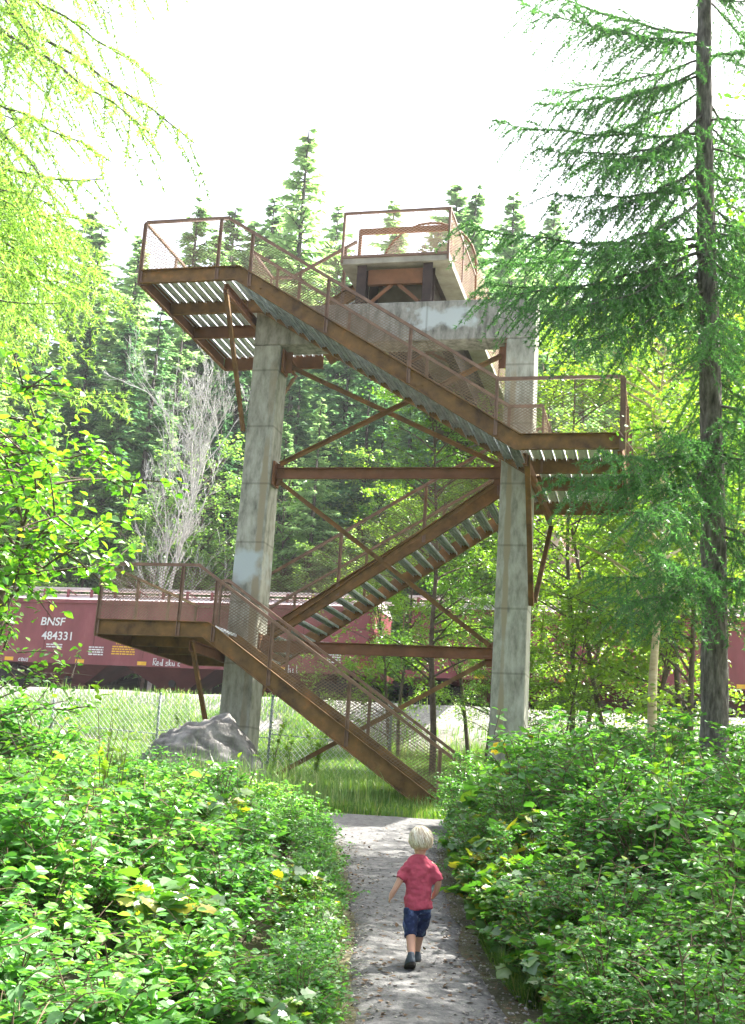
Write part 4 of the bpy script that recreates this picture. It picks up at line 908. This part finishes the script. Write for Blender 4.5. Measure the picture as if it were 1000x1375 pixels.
# ------------------------------------------------------------------ broadleaf trees
def broadleaf(seed, H, rad, nlimb, nl, size, leafm, barkm, base=.25, r0=.08, leaf=LEAF, lean=.0, flat=.0, kname='tree', stems=1):
    rr = random.Random(seed); rg = np.random.default_rng(seed); wood = MB(); twigs = []
    tm = MB()
    for s in range(stems):
        bx, by = (rr.uniform(-.25, .25), rr.uniform(-.25, .25)) if stems > 1 else (0, 0); lx_, ly_ = rr.gauss(0, lean + .02) + bx * .6, rr.gauss(0, lean + .02) + by * .6
        Hs = H * (1 if s == 0 else rr.uniform(.65, .95)); tr = [Vector((bx + lx_ * z + .06 * math.sin(z * 1.1 + s + seed), by + ly_ * z + .05 * math.sin(z * .9 + 2 * s), z)) for z in np.linspace(0, Hs, 22)]
        tm.tube(tr, [r0 * (1 - .9 * i / 21) + .006 for i in range(22)], 10)
        for k in range(nlimb // stems):
            t = base + (1 - base) * (k + rr.random()) / (nlimb // stems); x = t * 21; i = min(int(x), 20); b = tr[i].lerp(tr[i + 1], x - i); a = rr.uniform(0, 6.28)
            L = rad * (1.15 - .8 * abs(t - .45)) * rr.uniform(.6, 1.1); rise = rr.uniform(.15, .75) * (1 - flat); e = b + Vector((math.cos(a), math.sin(a), rise)).normalized() * L; c = b.lerp(e, .5) + Vector((0, 0, .12 * L))
            z = bezier(b, c, e, 7); wood.tube(z, [r0 * .38 * (1 - i / 8.5) for i in range(8)], 5, False)
            for j in range(6):
                q = rr.uniform(2, 7); qi = min(int(q), 6); bb = z[qi].lerp(z[qi + 1], q - qi); d = Vector((rr.gauss(0, 1), rr.gauss(0, 1), rr.gauss(.1, .5))).normalized(); l = L * rr.uniform(.25, .5)
                ee = bb + d * l; zz = bezier(bb, bb.lerp(ee, .5) + Vector((0, 0, .08 * l)), ee, 3); wood.tube(zz, [.008, .006, .004, .002], 3, False); twigs.append(zz)
    n = nl; P, D, Nn = [], [], []
    for _ in range(n):
        zz = rr.choice(twigs); q = (rr.random() ** .7) * 3; i = min(int(q), 2); p = zz[i].lerp(zz[i + 1], q - i) + Vector((rr.gauss(0, .07), rr.gauss(0, .07), rr.gauss(0, .06))) * (rad / 2)
        P.append(p); D.append((rr.gauss(0, 1), rr.gauss(0, 1), rr.uniform(-.8, .3))); Nn.append((rr.gauss(0, .6), rr.gauss(0, .6), 1))
    v, f = scatter(leaf[0], leaf[1], np.array(P), frames(np.array(D), np.array(Nn)), size * rg.uniform(.6, 1.2, n))
    return newmesh('leaves', v, f, M[leafm]), wood.mesh('crown', M[barkm], True), tm.mesh('trunk', M[barkm], True)
def tree_proto(kind, *a, **k):
    lv, wd, tk_ = broadleaf(*a, **k); root = thing(kind, '', 'tree'); link('trunk', tk_, root); c = link('crown', wd, root); link('leaves', lv, c); return root
protos[('young_tree', 0)] = tree_proto('young_tree', 51, 3.3, 1.0, 54, 5600, .064, 'sapling', 'bark_brown', base=.66, r0=.028, lean=.05, stems=3)
p = at(40, 900, 6.6); put('young_tree', 0, p.x - .62, 6.6, 'young multi stemmed tree with bright oval leaves at the left edge', None, 1.0, 1.0)
protos[('young_tree', 1)] = tree_proto('young_tree', 52, 2.6, .8, 34, 2200, .06, 'sapling', 'bark_brown', base=.3, r0=.022, lean=.05, stems=2)
p = at(-30, 950, 8.6); put('young_tree', 1, p.x - .5, 8.6, 'slighter young tree whose leafy twig crosses the wagon number', None, 1.0, 2.0)
protos[('birch_tree', 0)] = tree_proto('birch_tree', 61, 10.5, 2.6, 44, 14000, .10, 'birch', 'bark_birch', base=.36, r0=.115, lean=.01)
protos[('birch_tree', 1)] = tree_proto('birch_tree', 62, 9.5, 2.7, 44, 15000, .10, 'birch', 'bark_brown', base=.15, r0=.06, lean=.04, stems=2)
protos[('birch_tree', 2)] = tree_proto('birch_tree', 63, 11.5, 2.9, 46, 14000, .09, 'decid', 'bark_brown', base=.24, r0=.10, lean=.02)
def put_px(kind, i, px, Y, label, group=None, scale=1, rz=None): p = at(px, 960, Y); return put(kind, i, p.x, Y, label, group, scale, rz)
put_px('birch_tree', 0, 876, 26.5, 'slender birch with pale golden trunk right of the tower')
put_px('birch_tree', 1, 842, 31.5, 'brown stemmed leaning birch behind the golden trunked birch', None, 1.25)
put_px('birch_tree', 2, 583, 30.5, 'leafy tree with straight trunk seen between the two concrete columns', None, .86)
put_px('birch_tree', 1, 930, 30.0, 'two stemmed leafy tree just left of the larch trunk', None, 1.35, 2.2)
put_px('birch_tree', 1, 535, 37.0, 'yellow green bushy tree behind the crossed braces', None, .92, 2.0)
put_px('birch_tree', 1, 640, 38.5, 'yellow green tree left of the right concrete column', None, 1.0, 4.4)
put_px('birch_tree', 0, 1010, 32.0, 'pale leafy birch at the far right edge behind the larch', None, 1.35, 4.0)
put_px('birch_tree', 1, 770, 33.5, 'bright green bushy tree close behind the right landing', None, 1.25, 5.0)
put_px('birch_tree', 1, 740, 28.5, 'low bushy tree right beside the right concrete column', None, .5, 1.0)
put_px('birch_tree', 2, 655, 33.0, 'dark leafed bush tree against the wagon beside the right column', None, .42, 3.0)

# ------------------------------------------------------------------ conifers on the hillside
def fir(seed, H, rad, mat, nw=34, per=7, fing=44, fsz=.42, gap=.0):
    rr = random.Random(seed); rg = np.random.default_rng(seed); P, D, Nn, S = [], [], [], []; wd = MB()
    for w in range(nw):
        t = (w + rr.random()) / nw; z = H * (.06 + .94 * t ** .92); Lb = rad * (1 - t) ** .8 * rr.uniform(.75, 1.15) + .10
        for k in range(per):
            if rr.random() < gap: continue
            a = rr.uniform(0, 6.28); L = Lb * rr.uniform(.5, 1.2); dr = .35 - .55 * t; b = Vector((0, 0, z + rr.uniform(-.35, .35))); e = b + Vector((math.cos(a) * L, math.sin(a) * L, -dr * L)); c = b.lerp(e, .5) + Vector((0, 0, .08 * L)); zz = bezier(b, c, e, 4)
            wd.tube([zz[0], zz[2], zz[4]], [.03, .02, .008], 3, False)
            m_ = int(fing * 1.25 * (.4 + .6 * L / rad)); sd = Vector((-math.sin(a), math.cos(a), 0)); fw_ = Vector((math.cos(a), math.sin(a), 0))
            for j in range(m_):
                q = (.12 + .88 * (j + rr.random()) / m_) * 4; i = min(int(q), 3); p = zz[i].lerp(zz[i + 1], q - i); s_ = rr.choice((-1, 1))
                P.append(p); D.append(sd * s_ * rr.uniform(.3, 1) + fw_ * rr.uniform(.3, .9) + Vector((0, 0, rr.uniform(-.6, .12)))); Nn.append((rr.gauss(0, .35), rr.gauss(0, .35), 1)); S.append(fsz * rr.uniform(.5, 1.15) * (.45 + .55 * L / rad))
    tv = [(-.10, 0, 0), (.10, 0, 0), (.19, .45, -.03), (0, 1, -.09), (-.19, .45, -.03)]
    v, f = scatter(tv, [np.array([(0, 1, 2, 3, 4)])], np.array(P), frames(np.array(D), np.array(Nn)), np.array(S))
    tm = MB(); tm.tube([(0, 0, -.5), (0, 0, H * .5), (0, 0, H)], [.011 * H, .007 * H, .02], 8)
    return newmesh('needles', v, f, M[mat]), wd.mesh('crown', M['bark_dark'], True), tm.mesh('trunk', M['bark_dark'], True)
def fir_proto(kind, *a, **k):
    lv, wd, tk_ = fir(*a, **k); root = thing(kind, '', 'tree'); link('trunk', tk_, root); c = link('crown', wd, root); link('needles', lv, c); return root
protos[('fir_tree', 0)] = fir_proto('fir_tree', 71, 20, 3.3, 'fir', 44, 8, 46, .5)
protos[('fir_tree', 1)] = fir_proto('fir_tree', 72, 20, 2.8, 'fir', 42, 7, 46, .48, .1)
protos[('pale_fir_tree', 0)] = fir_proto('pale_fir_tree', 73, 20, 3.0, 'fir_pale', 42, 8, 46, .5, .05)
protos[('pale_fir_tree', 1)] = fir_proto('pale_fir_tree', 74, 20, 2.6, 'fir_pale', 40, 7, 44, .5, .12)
protos[('hillside_tree', 0)] = tree_proto('hillside_tree', 64, 9, 2.6, 40, 8000, .15, 'hillbrush', 'bark_brown', base=.12, r0=.09, leaf=DIAM)
protos[('hillside_tree', 1)] = tree_proto('hillside_tree', 65, 7, 2.6, 34, 7000, .15, 'hillbrush', 'bark_brown', base=.08, r0=.07, leaf=DIAM, stems=3)
def hillzone(label, group, px, v):
    w = 'beyond the left frame edge' if px < 0 else 'behind the left larch boughs' if px < 120 else 'behind the dead tree' if px < 290 else 'behind the left column' if px < 400 else 'between the columns' if px < 520 else 'right of centre' if px < 670 else 'behind the right landing' if px < 850 else 'behind the right larch trunk' if px < 1000 else 'beyond the right edge'
    d = 'lowest on the slope' if v < 44 else 'midway up the slope' if v < 51 else 'high on the slope' if v < 62 else 'on the skyline'
    lab = '%s %s, %s' % (label, d, w); return lab, group + ' ' + d + ' ' + w
def fir_px(kind, i, px, pytop, Y, label, group=None, rz=None):
    p = at(px, pytop, Y); z0 = gz(p.x, Y); h = p.z - z0
    if group: label, group = hillzone(label, group, px, V_of(p.x, Y))
    if h < 2: return
    return put(kind, i, p.x, Y, label, group, (h / 20 * (1.45 if Y > 85 else 1.15),) * 2 + (h / 20,), rz, -.2)
fir_px('pale_fir_tree', 0, 415, 172, 84, 'tallest pointed fir on the skyline, behind the upper stair landing')
fir_px('pale_fir_tree', 0, 268, 268, 80, 'pale fir seen through the upper left landing rails')
fir_px('fir_tree', 1, 218, 405, 69, 'dark green fir below the upper left landing')
fir_px('fir_tree', 0, 175, 430, 72, 'broad dark fir at the left of the bleached dead tree')
fir_px('pale_fir_tree', 1, 432, 535, 62, 'narrow sunlit pale fir framed between the concrete columns')
fir_px('fir_tree', 1, 500, 470, 64, 'dark fir behind the upper cross braces of the tower')
fir_px('fir_tree', 0, 560, 430, 70, 'large dark fir right of centre behind the stairs')
fir_px('pale_fir_tree', 0, 640, 250, 82, 'pale fir to the right of the caged footbridge')
fir_px('pale_fir_tree', 1, 690, 262, 86, 'thin skyline fir right of the footbridge cage')
def Yv(px, v):
    d = ray(px, 900); return (v + X0 * SY + Y0 * CY) / (d.x / d.y * SY + CY)
rr = random.Random(21); GF = 'firs covering the hillside beyond the railway'
sky = [(-80, 330), (0, 300), (60, 290), (130, 262), (200, 300), (300, 268), (340, 262), (380, 245), (460, 250), (530, 265), (600, 262), (660, 270), (740, 262), (800, 285), (900, 300), (1000, 280), (1080, 300)]
for px, top in sky:
    for r_ in range(2):
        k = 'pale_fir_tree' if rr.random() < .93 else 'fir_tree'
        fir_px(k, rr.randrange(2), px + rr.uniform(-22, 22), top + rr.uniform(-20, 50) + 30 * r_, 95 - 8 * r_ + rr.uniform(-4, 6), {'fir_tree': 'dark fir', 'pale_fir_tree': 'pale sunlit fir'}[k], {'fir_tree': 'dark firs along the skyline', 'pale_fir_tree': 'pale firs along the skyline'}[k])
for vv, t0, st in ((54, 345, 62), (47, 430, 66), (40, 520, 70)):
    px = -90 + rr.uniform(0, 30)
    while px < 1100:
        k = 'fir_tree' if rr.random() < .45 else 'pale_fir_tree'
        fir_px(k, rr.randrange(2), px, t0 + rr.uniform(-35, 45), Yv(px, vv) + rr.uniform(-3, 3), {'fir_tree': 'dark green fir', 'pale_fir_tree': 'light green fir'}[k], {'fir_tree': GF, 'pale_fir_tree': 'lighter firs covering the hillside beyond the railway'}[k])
        px += st * rr.uniform(.7, 1.25)
for vv, t0, st in ((39, 610, 50), (36, 700, 48)):
    px = -60
    while px < 1060:
        p = at(px, t0 + rr.uniform(-40, 45), Yv(px, vv) + rr.uniform(-1, 2)); h = p.z - gz(p.x, p.y)
        if h > 1.5: lb_, gp_ = hillzone('leafy tree just behind the train' if vv < 38 else 'leafy tree, second row behind train', 'leafy trees', px, vv); put('hillside_tree', rr.randrange(2), p.x, p.y, lb_, gp_ + str(vv), h / 9.5)
        px += st * rr.uniform(.7, 1.25)

# bleached dead tree behind the train
def dead_tree():
    rr = random.Random(9); m = MB(); tk_ = MB()
    def grow(p, d, L, r, dep, mb):
        n = 5; pts = [p]; dd = d.copy()
        for i in range(n): dd = (dd + Vector((rr.gauss(0, .10), rr.gauss(0, .10), rr.gauss(.03, .08)))).normalized(); pts.append(pts[-1] + dd * L / n)
        mb.tube(pts, [r * (1 - .55 * i / n) for i in range(n + 1)], 5 if dep < 2 else 3, False)
        if dep >= 5 or L < .25: return
        for k in range(9 if dep == 0 else 3):
            i = rr.randint(1 if dep else 2, n); nd = (dd + Vector((rr.gauss(0, .38), rr.gauss(0, .38), rr.gauss(.22, .3)))).normalized(); grow(pts[i], nd, L * (rr.uniform(.20, .30) if dep == 0 else rr.uniform(.5, .7)), max(.011, r * .40), dep + 1, m)
    b = at(213, 770, 60.5); z0 = gz(b.x, 60.5)
    root = thing('dead_tree', 'bleached leafless dead tree standing white against the dark firs', 'tree', (b.x, 60.5, z0 - .2))
    H = at(213, 500, 60.5).z - z0
    for dx, L in ((.02, 1.0), (.13, 1.08), (.07, .8)): grow(Vector((0, 0, 0)), Vector((dx, rr.gauss(0, .1), 1)).normalized(), H * .74 * L, .09, 0, tk_)
    tk_.build('trunk', M['dead'], root, True); m.build('crown', M['dead'], root)
dead_tree()
# bare twigs and a mossy log under the stairs; weeds by the fence
def weed(px, Y, h, label, n=120):
    rr = random.Random(int(px)); p = at(px, 960, Y); t = thing('leafy_weed', label, 'plant', place_z(p.x, Y, 0)); st = MB(); P, D = [], []
    for s in range(4):
        top = Vector((rr.gauss(0, .14), rr.gauss(0, .1), h * rr.uniform(.75, 1))); z = bezier(Vector((rr.gauss(0, .03), 0, 0)), Vector((0, 0, h * .5)), top, 6); st.tube(z, [.006, .0055, .005, .0045, .004, .003, .002], 4, False)
        for j in range(n // 4): q = rr.uniform(1, 6); i = min(int(q), 5); P.append(z[i].lerp(z[i + 1], q - i)); D.append((rr.gauss(0, 1), rr.gauss(0, 1), rr.uniform(-.2, .9)))
    rg = np.random.default_rng(3); v, f = scatter(LEAF[0], LEAF[1], np.array(P), frames(np.array(D), np.tile([0, 0, 1.], (len(P), 1)) + .3 * rnd_unit(rg, len(P))), .11 * rg.uniform(.6, 1.2, len(P)))
    link('leaves', newmesh('leaves', v, f, M['birch']), t); st.build('stem', M['cane'], t)
weed(238, 27.5, 1.5, 'tall leafy weed growing through the fence left of the boulder'); weed(372, 27, 1.7, 'vine like weed right of the left concrete column'); weed(392, 26.5, 1.1, 'shorter leafy weed under the lower stair flight'); weed(430, 29, 1.3, 'leafy bush stem behind the lower stair flight', 300)
weed(170, 9.5, 1.5, 'bare reddish stalk with few leaves rising from the left thicket', 60); weed(148, 10.5, 1.75, 'thin crooked stalk rising highest from the left thicket', 48); weed(330, 12.5, 1.15, 'thin upright weed before the boulder', 40); weed(905, 9.5, 1.75, 'leafy stalk rising from the right bank below the larch', 60); weed(800, 12.0, 1.7, 'slim leafy stalk on the right bank crest', 50)
tw = MB(); rr = random.Random(2)
for k in range(14):
    a = at(rr.uniform(345, 420), 1035, 20.8 + rr.uniform(-.4, .8)); z = gz(a.x, a.y); d = Vector((rr.uniform(-.6, .6), rr.uniform(-.3, .3), rr.uniform(.15, .9))); b = Vector((a.x, a.y, z)); tw.tube(bezier(b, b + d * .5 + Vector((0, 0, .1)), b + d, 6), [.007 - .0008 * i for i in range(7)], 4, False)
tag(tw.build('dry_twigs', M['straw']), 'pale dry twigs sticking up right of the boulder', 'twigs')

# ----
# trees beyond the right edge that shade the path
protos[('shade_tree', 0)] = tree_proto('shade_tree', 67, 12.5, 3.3, 60, 12000, .11, 'decid', 'bark_brown', base=.34, r0=.13)
for x, y, sc, lab in ((5.6, 8.0, .70, 'broad leafy tree outside the right edge nearest the camera'), (5.9, 11.3, .78, 'leafy tree outside the right edge level with the larch'), (7.0, 18.3, .95, 'leafy tree farther back outside the right edge'), (5.2, 3.6, .62, 'leafy tree on the bank right beside the camera')):
    put('shade_tree', 0, x, y, lab, None, sc)

# ================================================================== BOY
def skin(name, pts, edges, mat, parent=None, sub=2):
    me = bpy.data.meshes.new(name); me.from_pydata([p[:3] for p in pts], edges, []); o = bpy.data.objects.new(name, me); C.objects.link(o); me.materials.append(mat)
    if parent: o.parent = parent
    md = o.modifiers.new('skin', 'SKIN'); md.use_smooth_shade = True
    for i, p in enumerate(pts): r = p[3]; me.skin_vertices[0].data[i].radius = (r, p[4] if len(p) > 4 else r)
    me.skin_vertices[0].data[0].use_root = True
    s = o.modifiers.new('subsurf', 'SUBSURF'); s.levels = s.render_levels = sub; return o
M['skin'] = surf('fair_skin', [(0.3, (.50, .27, .19)), (.7, (.58, .33, .24))], 6, .55, bump=.02)
M['shirt'] = surf('faded_red_cotton', [(0.3, (.34, .050, .085)), (.7, (.45, .075, .115))], 5, .9, bump=.25, bscale=22)
M['shorts'] = surf('dark_blue_denim', [(0.3, (.010, .016, .05)), (.52, (.022, .034, .095)), (.66, (.13, .18, .34))], 14, .85, bump=.3, bscale=30)
M['hair'] = surf('blond_hair', [(0.35, (.50, .38, .20)), (.65, (.88, .80, .62))], 14, .45, bump=.3, bscale=60, stretch=(3, 3, .6), spec=.5)
M['locks'] = leafmat('blond_hair_locks', [(0, (.30, .21, .10)), (.4, (.66, .54, .35)), (1, (.97, .94, .84))], .15, (1, 1, 1), .08, 0)
M['shoe'] = surf('grey_blue_shoe', [(0.3, (.035, .045, .06)), (.7, (.09, .11, .14))], 9, .7)
M['sole'] = surf('dark_sole', [(0.3, (.02, .02, .02)), (.7, (.05, .045, .04))], 9, .8)
bp_ = at(556, 1303, 8.72)
# joints (x right, y ahead, z up), height about 1.0 m, seen from behind, walking away
hip = .455
J = [(0, 0, hip, .055, .045),            # 0 pelvis (root)
     (0, .0, .55, .066, .046), (0, .01, .64, .074, .05), (0, .015, .70, .074, .046), (0, .02, .757, .040, .040), (0, .022, .79, .040, .040),   # 1-5 spine, neck
     (-.085, .015, .715, .036), (-.142, -.02, .60, .027), (-.185, -.025, .515, .021), (-.205, -.01, .478, .019, .024),      # 6-9 left arm
     (.085, .015, .715, .036), (.150, -.012, .60, .028), (.140, .045, .525, .022), (.128, .085, .492, .018, .023),       # 10-13 right arm, forearm forward
     (-.046, .005, .40, .046), (-.045, -.02, .255, .041), (-.040, -.115, .125, .034), (-.040, -.17, .058, .024),             # 14-17 left leg, trailing
     (.046, .015, .40, .046), (.040, .095, .25, .041), (.028, .14, .13, .032), (.026, .17, .055, .024)]               # 18-21 right leg, ahead
Ed = [(0, 1), (1, 2), (2, 3), (3, 4), (4, 5), (3, 6), (6, 7), (7, 8), (8, 9), (3, 10), (10, 11), (11, 12), (12, 13), (0, 14), (14, 15), (15, 16), (16, 17), (0, 18), (18, 19), (19, 20), (20, 21)]
def finger(base, d, n, r=.0052, curl=(0, 0, 0)):
    out = []; p = Vector(base); d = Vector(d).normalized()
    for i in range(n): p = p + d * .0125; d = (d + Vector(curl)).normalized(); out.append((p.x, p.y, p.z, r - .0006 * i))
    return out
for wi, sx, base in ((9, -1, Vector((-.205, -.01, .478))), (13, 1, Vector((.128, .085, .492)))):
    dn = Vector((-.25, .25, -1)) if wi == 9 else Vector((-.25, .75, -.6))
    for k in range(4):
        st = base + Vector((0, (.018 - .011 * k), 0)) + dn.normalized() * .014
        ch = finger(st, dn + Vector((0, .25 - .17 * k, 0)), 3 if k < 3 else 2, .0068, (sx * -.12, .18, .05)); prev = wi
        for c in ch: J.append(c); Ed.append((prev, len(J) - 1)); prev = len(J) - 1
    prev = wi
    for c in finger(base + Vector((0, .02, .012)), (sx * -.2, 1.0, -.6), 2, .006): J.append(c); Ed.append((prev, len(J) - 1)); prev = len(J) - 1
# head as part of the body: several rings of the skull
k0 = len(J); J += [(0, .025, .825, .050, .060), (0, .018, .865, .066, .074), (0, .012, .915, .066, .076), (0, .010, .955, .045, .055)]
Ed += [(5, k0), (k0, k0 + 1), (k0 + 1, k0 + 2), (k0 + 2, k0 + 3)]
boy = skin('person', J, Ed, M['skin']); boy.location = (bp_.x, 8.72, gz(bp_.x, 8.72) + .05); boy.rotation_euler = (0, 0, R(2)); boy.scale = (.915,) * 3
tag(boy, 'small blond child in red t-shirt and dark blue shorts walking away up the path', 'person')
def ringloft(rings, k=28):
    """rings: (cx, cy, cz, rx, ry, tilt_x) ellipses stacked"""
    vs = []
    for cx, cy, cz, rx, ry, tl in rings:
        for j in range(k): a = 2 * math.pi * j / k; vs.append((cx + rx * math.cos(a), cy + ry * math.sin(a), cz + tl * math.cos(a)))
    q = [(i * k + j, i * k + (j + 1) % k, (i + 1) * k + (j + 1) % k, (i + 1) * k + j) for i in range(len(rings) - 1) for j in range(k)]
    n = len(vs); vs += [rings[0][:3], rings[-1][:3]]; t = [(n, (j + 1) % k, j) for j in range(k)] + [(n + 1, n - k + j, n - k + (j + 1) % k) for j in range(k)]
    return vs, q, t
def cloth(name, lofts, tubes, mat, wr, vox=.007, seed=0):
    m = MB()
    for r in lofts: m.add(*ringloft(r))
    for p, r in tubes: m.tube(p, r, 16)
    o = m.build(name, mat, boy, True); rm = o.modifiers.new('remesh', 'REMESH'); rm.mode = 'VOXEL'; rm.voxel_size = vox; rm.use_smooth_shade = True
    sm_ = o.modifiers.new('smooth', 'SMOOTH'); sm_.factor = .5; sm_.iterations = 4
    tx = bpy.data.textures.new(name + '_folds', 'CLOUDS'); tx.noise_scale = .06; tx.noise_depth = 3
    d = o.modifiers.new('folds', 'DISPLACE'); d.texture = tx; d.strength = wr; d.mid_level = .5; d.texture_coords = 'LOCAL'
    return o
cloth('t_shirt', [[(.005, -.002, .395, .104, .082, .012), (.004, .0, .43, .105, .082, .010), (.0, .0, .50, .097, .074, .006), (0, .005, .58, .098, .074, 0), (0, .01, .66, .104, .074, 0), (0, .013, .705, .106, .070, 0), (0, .016, .742, .094, .062, 0), (0, .018, .770, .062, .052, 0), (0, .018, .788, .044, .044, 0)]],
      [([(-.05, .015, .715), (-.095, .007, .68), (-.142, -.012, .60)], [.050, .046, .044]), ([(.05, .015, .715), (.092, .008, .68), (.146, -.008, .60)], [.050, .046, .043])], M['shirt'], .036)
cloth('shorts', [[(0, .0, .36, .088, .066, 0), (0, .0, .41, .094, .070, 0), (0, 0, .45, .090, .068, 0)]],
      [([(-.048, -.005, .40), (-.050, -.018, .32), (-.046, -.035, .235), (-.043, -.05, .205)], [.060, .058, .054, .052]), ([(.048, .01, .40), (.046, .05, .32), (.038, .095, .235), (.034, .11, .215)], [.060, .056, .052, .050])], M['shorts'], .03)
# hair: a cap of overlapping locks swirling from the crown
hb = MB(); vs, q, t = ringloft([(0, .02, .822, .052, .055, 0), (0, .0, .838, .067, .068, 0), (0, .0, .87, .079, .086, 0), (0, .004, .905, .083, .090, 0), (0, .006, .945, .075, .081, 0), (0, .008, .975, .052, .057, 0), (0, .008, .992, .022, .026, 0)], 32)
vs = [v if not (v[1] > .045 and v[2] < .92) else (v[0] * .86, v[1] * .72, v[2]) for v in vs]; hb.add(vs, q, t); hair = hb.build('hair', M['hair'], boy, True)
s2 = hair.modifiers.new('subsurf', 'SUBSURF'); s2.levels = s2.render_levels = 1
rg = np.random.default_rng(12); hv, hf = [], []
cw = Vector((.012, -.015, .985)); ctr = Vector((0, .004, .90))
for k in range(3400):
    a = rg.uniform(0, 2 * math.pi); st = rg.uniform(0, .75); L = rg.uniform(.35, .8)
    pts = []
    for s in range(5):
        ph = min(2.15, (st + L * s / 4) * 1.75); aa = a + .5 * (ph - .3); r = 1.05 + .04 * math.sin(k * 7.3) + .09 * (s / 4) ** 2 * (.5 + .5 * math.sin(k * 3.1))
        x, y, z = math.sin(ph) * math.cos(aa) * .083, math.sin(ph) * math.sin(aa) * .089, math.cos(ph) * .094
        if ph > 1.25 and y > .03: break
        if z < -.075: break
        pts.append(ctr + Vector((x, y, z)) * r)
    if len(pts) < 3: continue
    w_ = .0055 * rg.uniform(.5, 1.2); n0 = len(hv)
    for i, p in enumerate(pts):
        d = (pts[min(i + 1, len(pts) - 1)] - pts[max(i - 1, 0)]).normalized(); s_ = d.cross((p - ctr).normalized()) * w_ * (1 - .7 * i / (len(pts) - 1)); hv += [tuple(p - s_), tuple(p + s_)]
    hf += [(n0 + 2 * i, n0 + 2 * i + 1, n0 + 2 * i + 3, n0 + 2 * i + 2) for i in range(len(pts) - 1)]
link('hair_locks', newmesh('hair_locks', np.array(hv), [np.array(hf)], M['locks']), hair)
for sx in (-1, 1):
    m = MB(); m.add(*ringloft([(sx * .079, .02, .862, .004, .010, 0), (sx * .084, .018, .874, .009, .015, 0), (sx * .086, .018, .889, .008, .014, 0), (sx * .08, .018, .90, .003, .006, 0)], 12)); m.build('ear', M['skin'], boy, True)
m = MB(); m.add(*ringloft([(0, .098, .868, .010, .008, 0), (0, .104, .876, .009, .009, 0), (0, .096, .895, .004, .005, 0)], 10)); m.build('nose', M['skin'], boy, True)
for sx in (-1, 1): m = MB(); m.add(*ringloft([(sx * .027, .086, .897, .002, .002, 0), (sx * .027, .088, .903, .010, .005, 0), (sx * .027, .086, .909, .002, .002, 0)], 10)); m.build('eye', M['black'], boy, True)
m = MB(); m.bar((-.018, .094, .850), (.018, .094, .850), .006, .006); m.build('mouth', M['shirt'], boy)
def shoe(x, y, z, pitch):
    L = .165; m = MB(); m.add(*[a for a in ringloft([(0, .055, .0, .036, .084, 0), (0, .055, .012, .040, .089, 0), (0, .050, .028, .038, .084, 0), (0, .03, .045, .033, .060, 0), (0, .0, .066, .026, .030, 0), (0, .0, .078, .024, .027, 0)], 20)])
    o = m.build('shoe', M['shoe'], boy, True); o.location = (x, y, z); o.rotation_euler = (pitch, 0, R(6 if x < 0 else -4))
    m = MB(); m.add(*ringloft([(0, .055, -.014, .037, .087, 0), (0, .055, .002, .042, .093, 0)], 20)); m.build('sole', M['sole'], o)
    m = MB(); m.bar((-.028, .045, .045), (.028, .045, .045), .012, .014); m.bar((-.026, .005, .06), (.026, .005, .06), .012, .016); m.build('strap', M['shoe'], o)
shoe(-.040, -.185, .030, R(-26)); shoe(.026, .165, .012, R(3))

# ================================================================== HAZE volume, added to wash out the distant forest
m, t, o = nt('washout_haze'); pv = N(t, 'VolumePrincipled', Density=.00032, Anisotropy=.2); pv.inputs['Color'].default_value = (.93, .97, 1, 1); t.links.new(pv.outputs[0], o.inputs['Volume'])
hz = MB().box((-180, -30, -4), (200, 240, 70)).build('haze', m); hz['kind'] = 'stuff'

for key, p in protos.items():
    if key not in used:
        for c in list(p.children_recursive) + [p]: bpy.data.objects.remove(c)
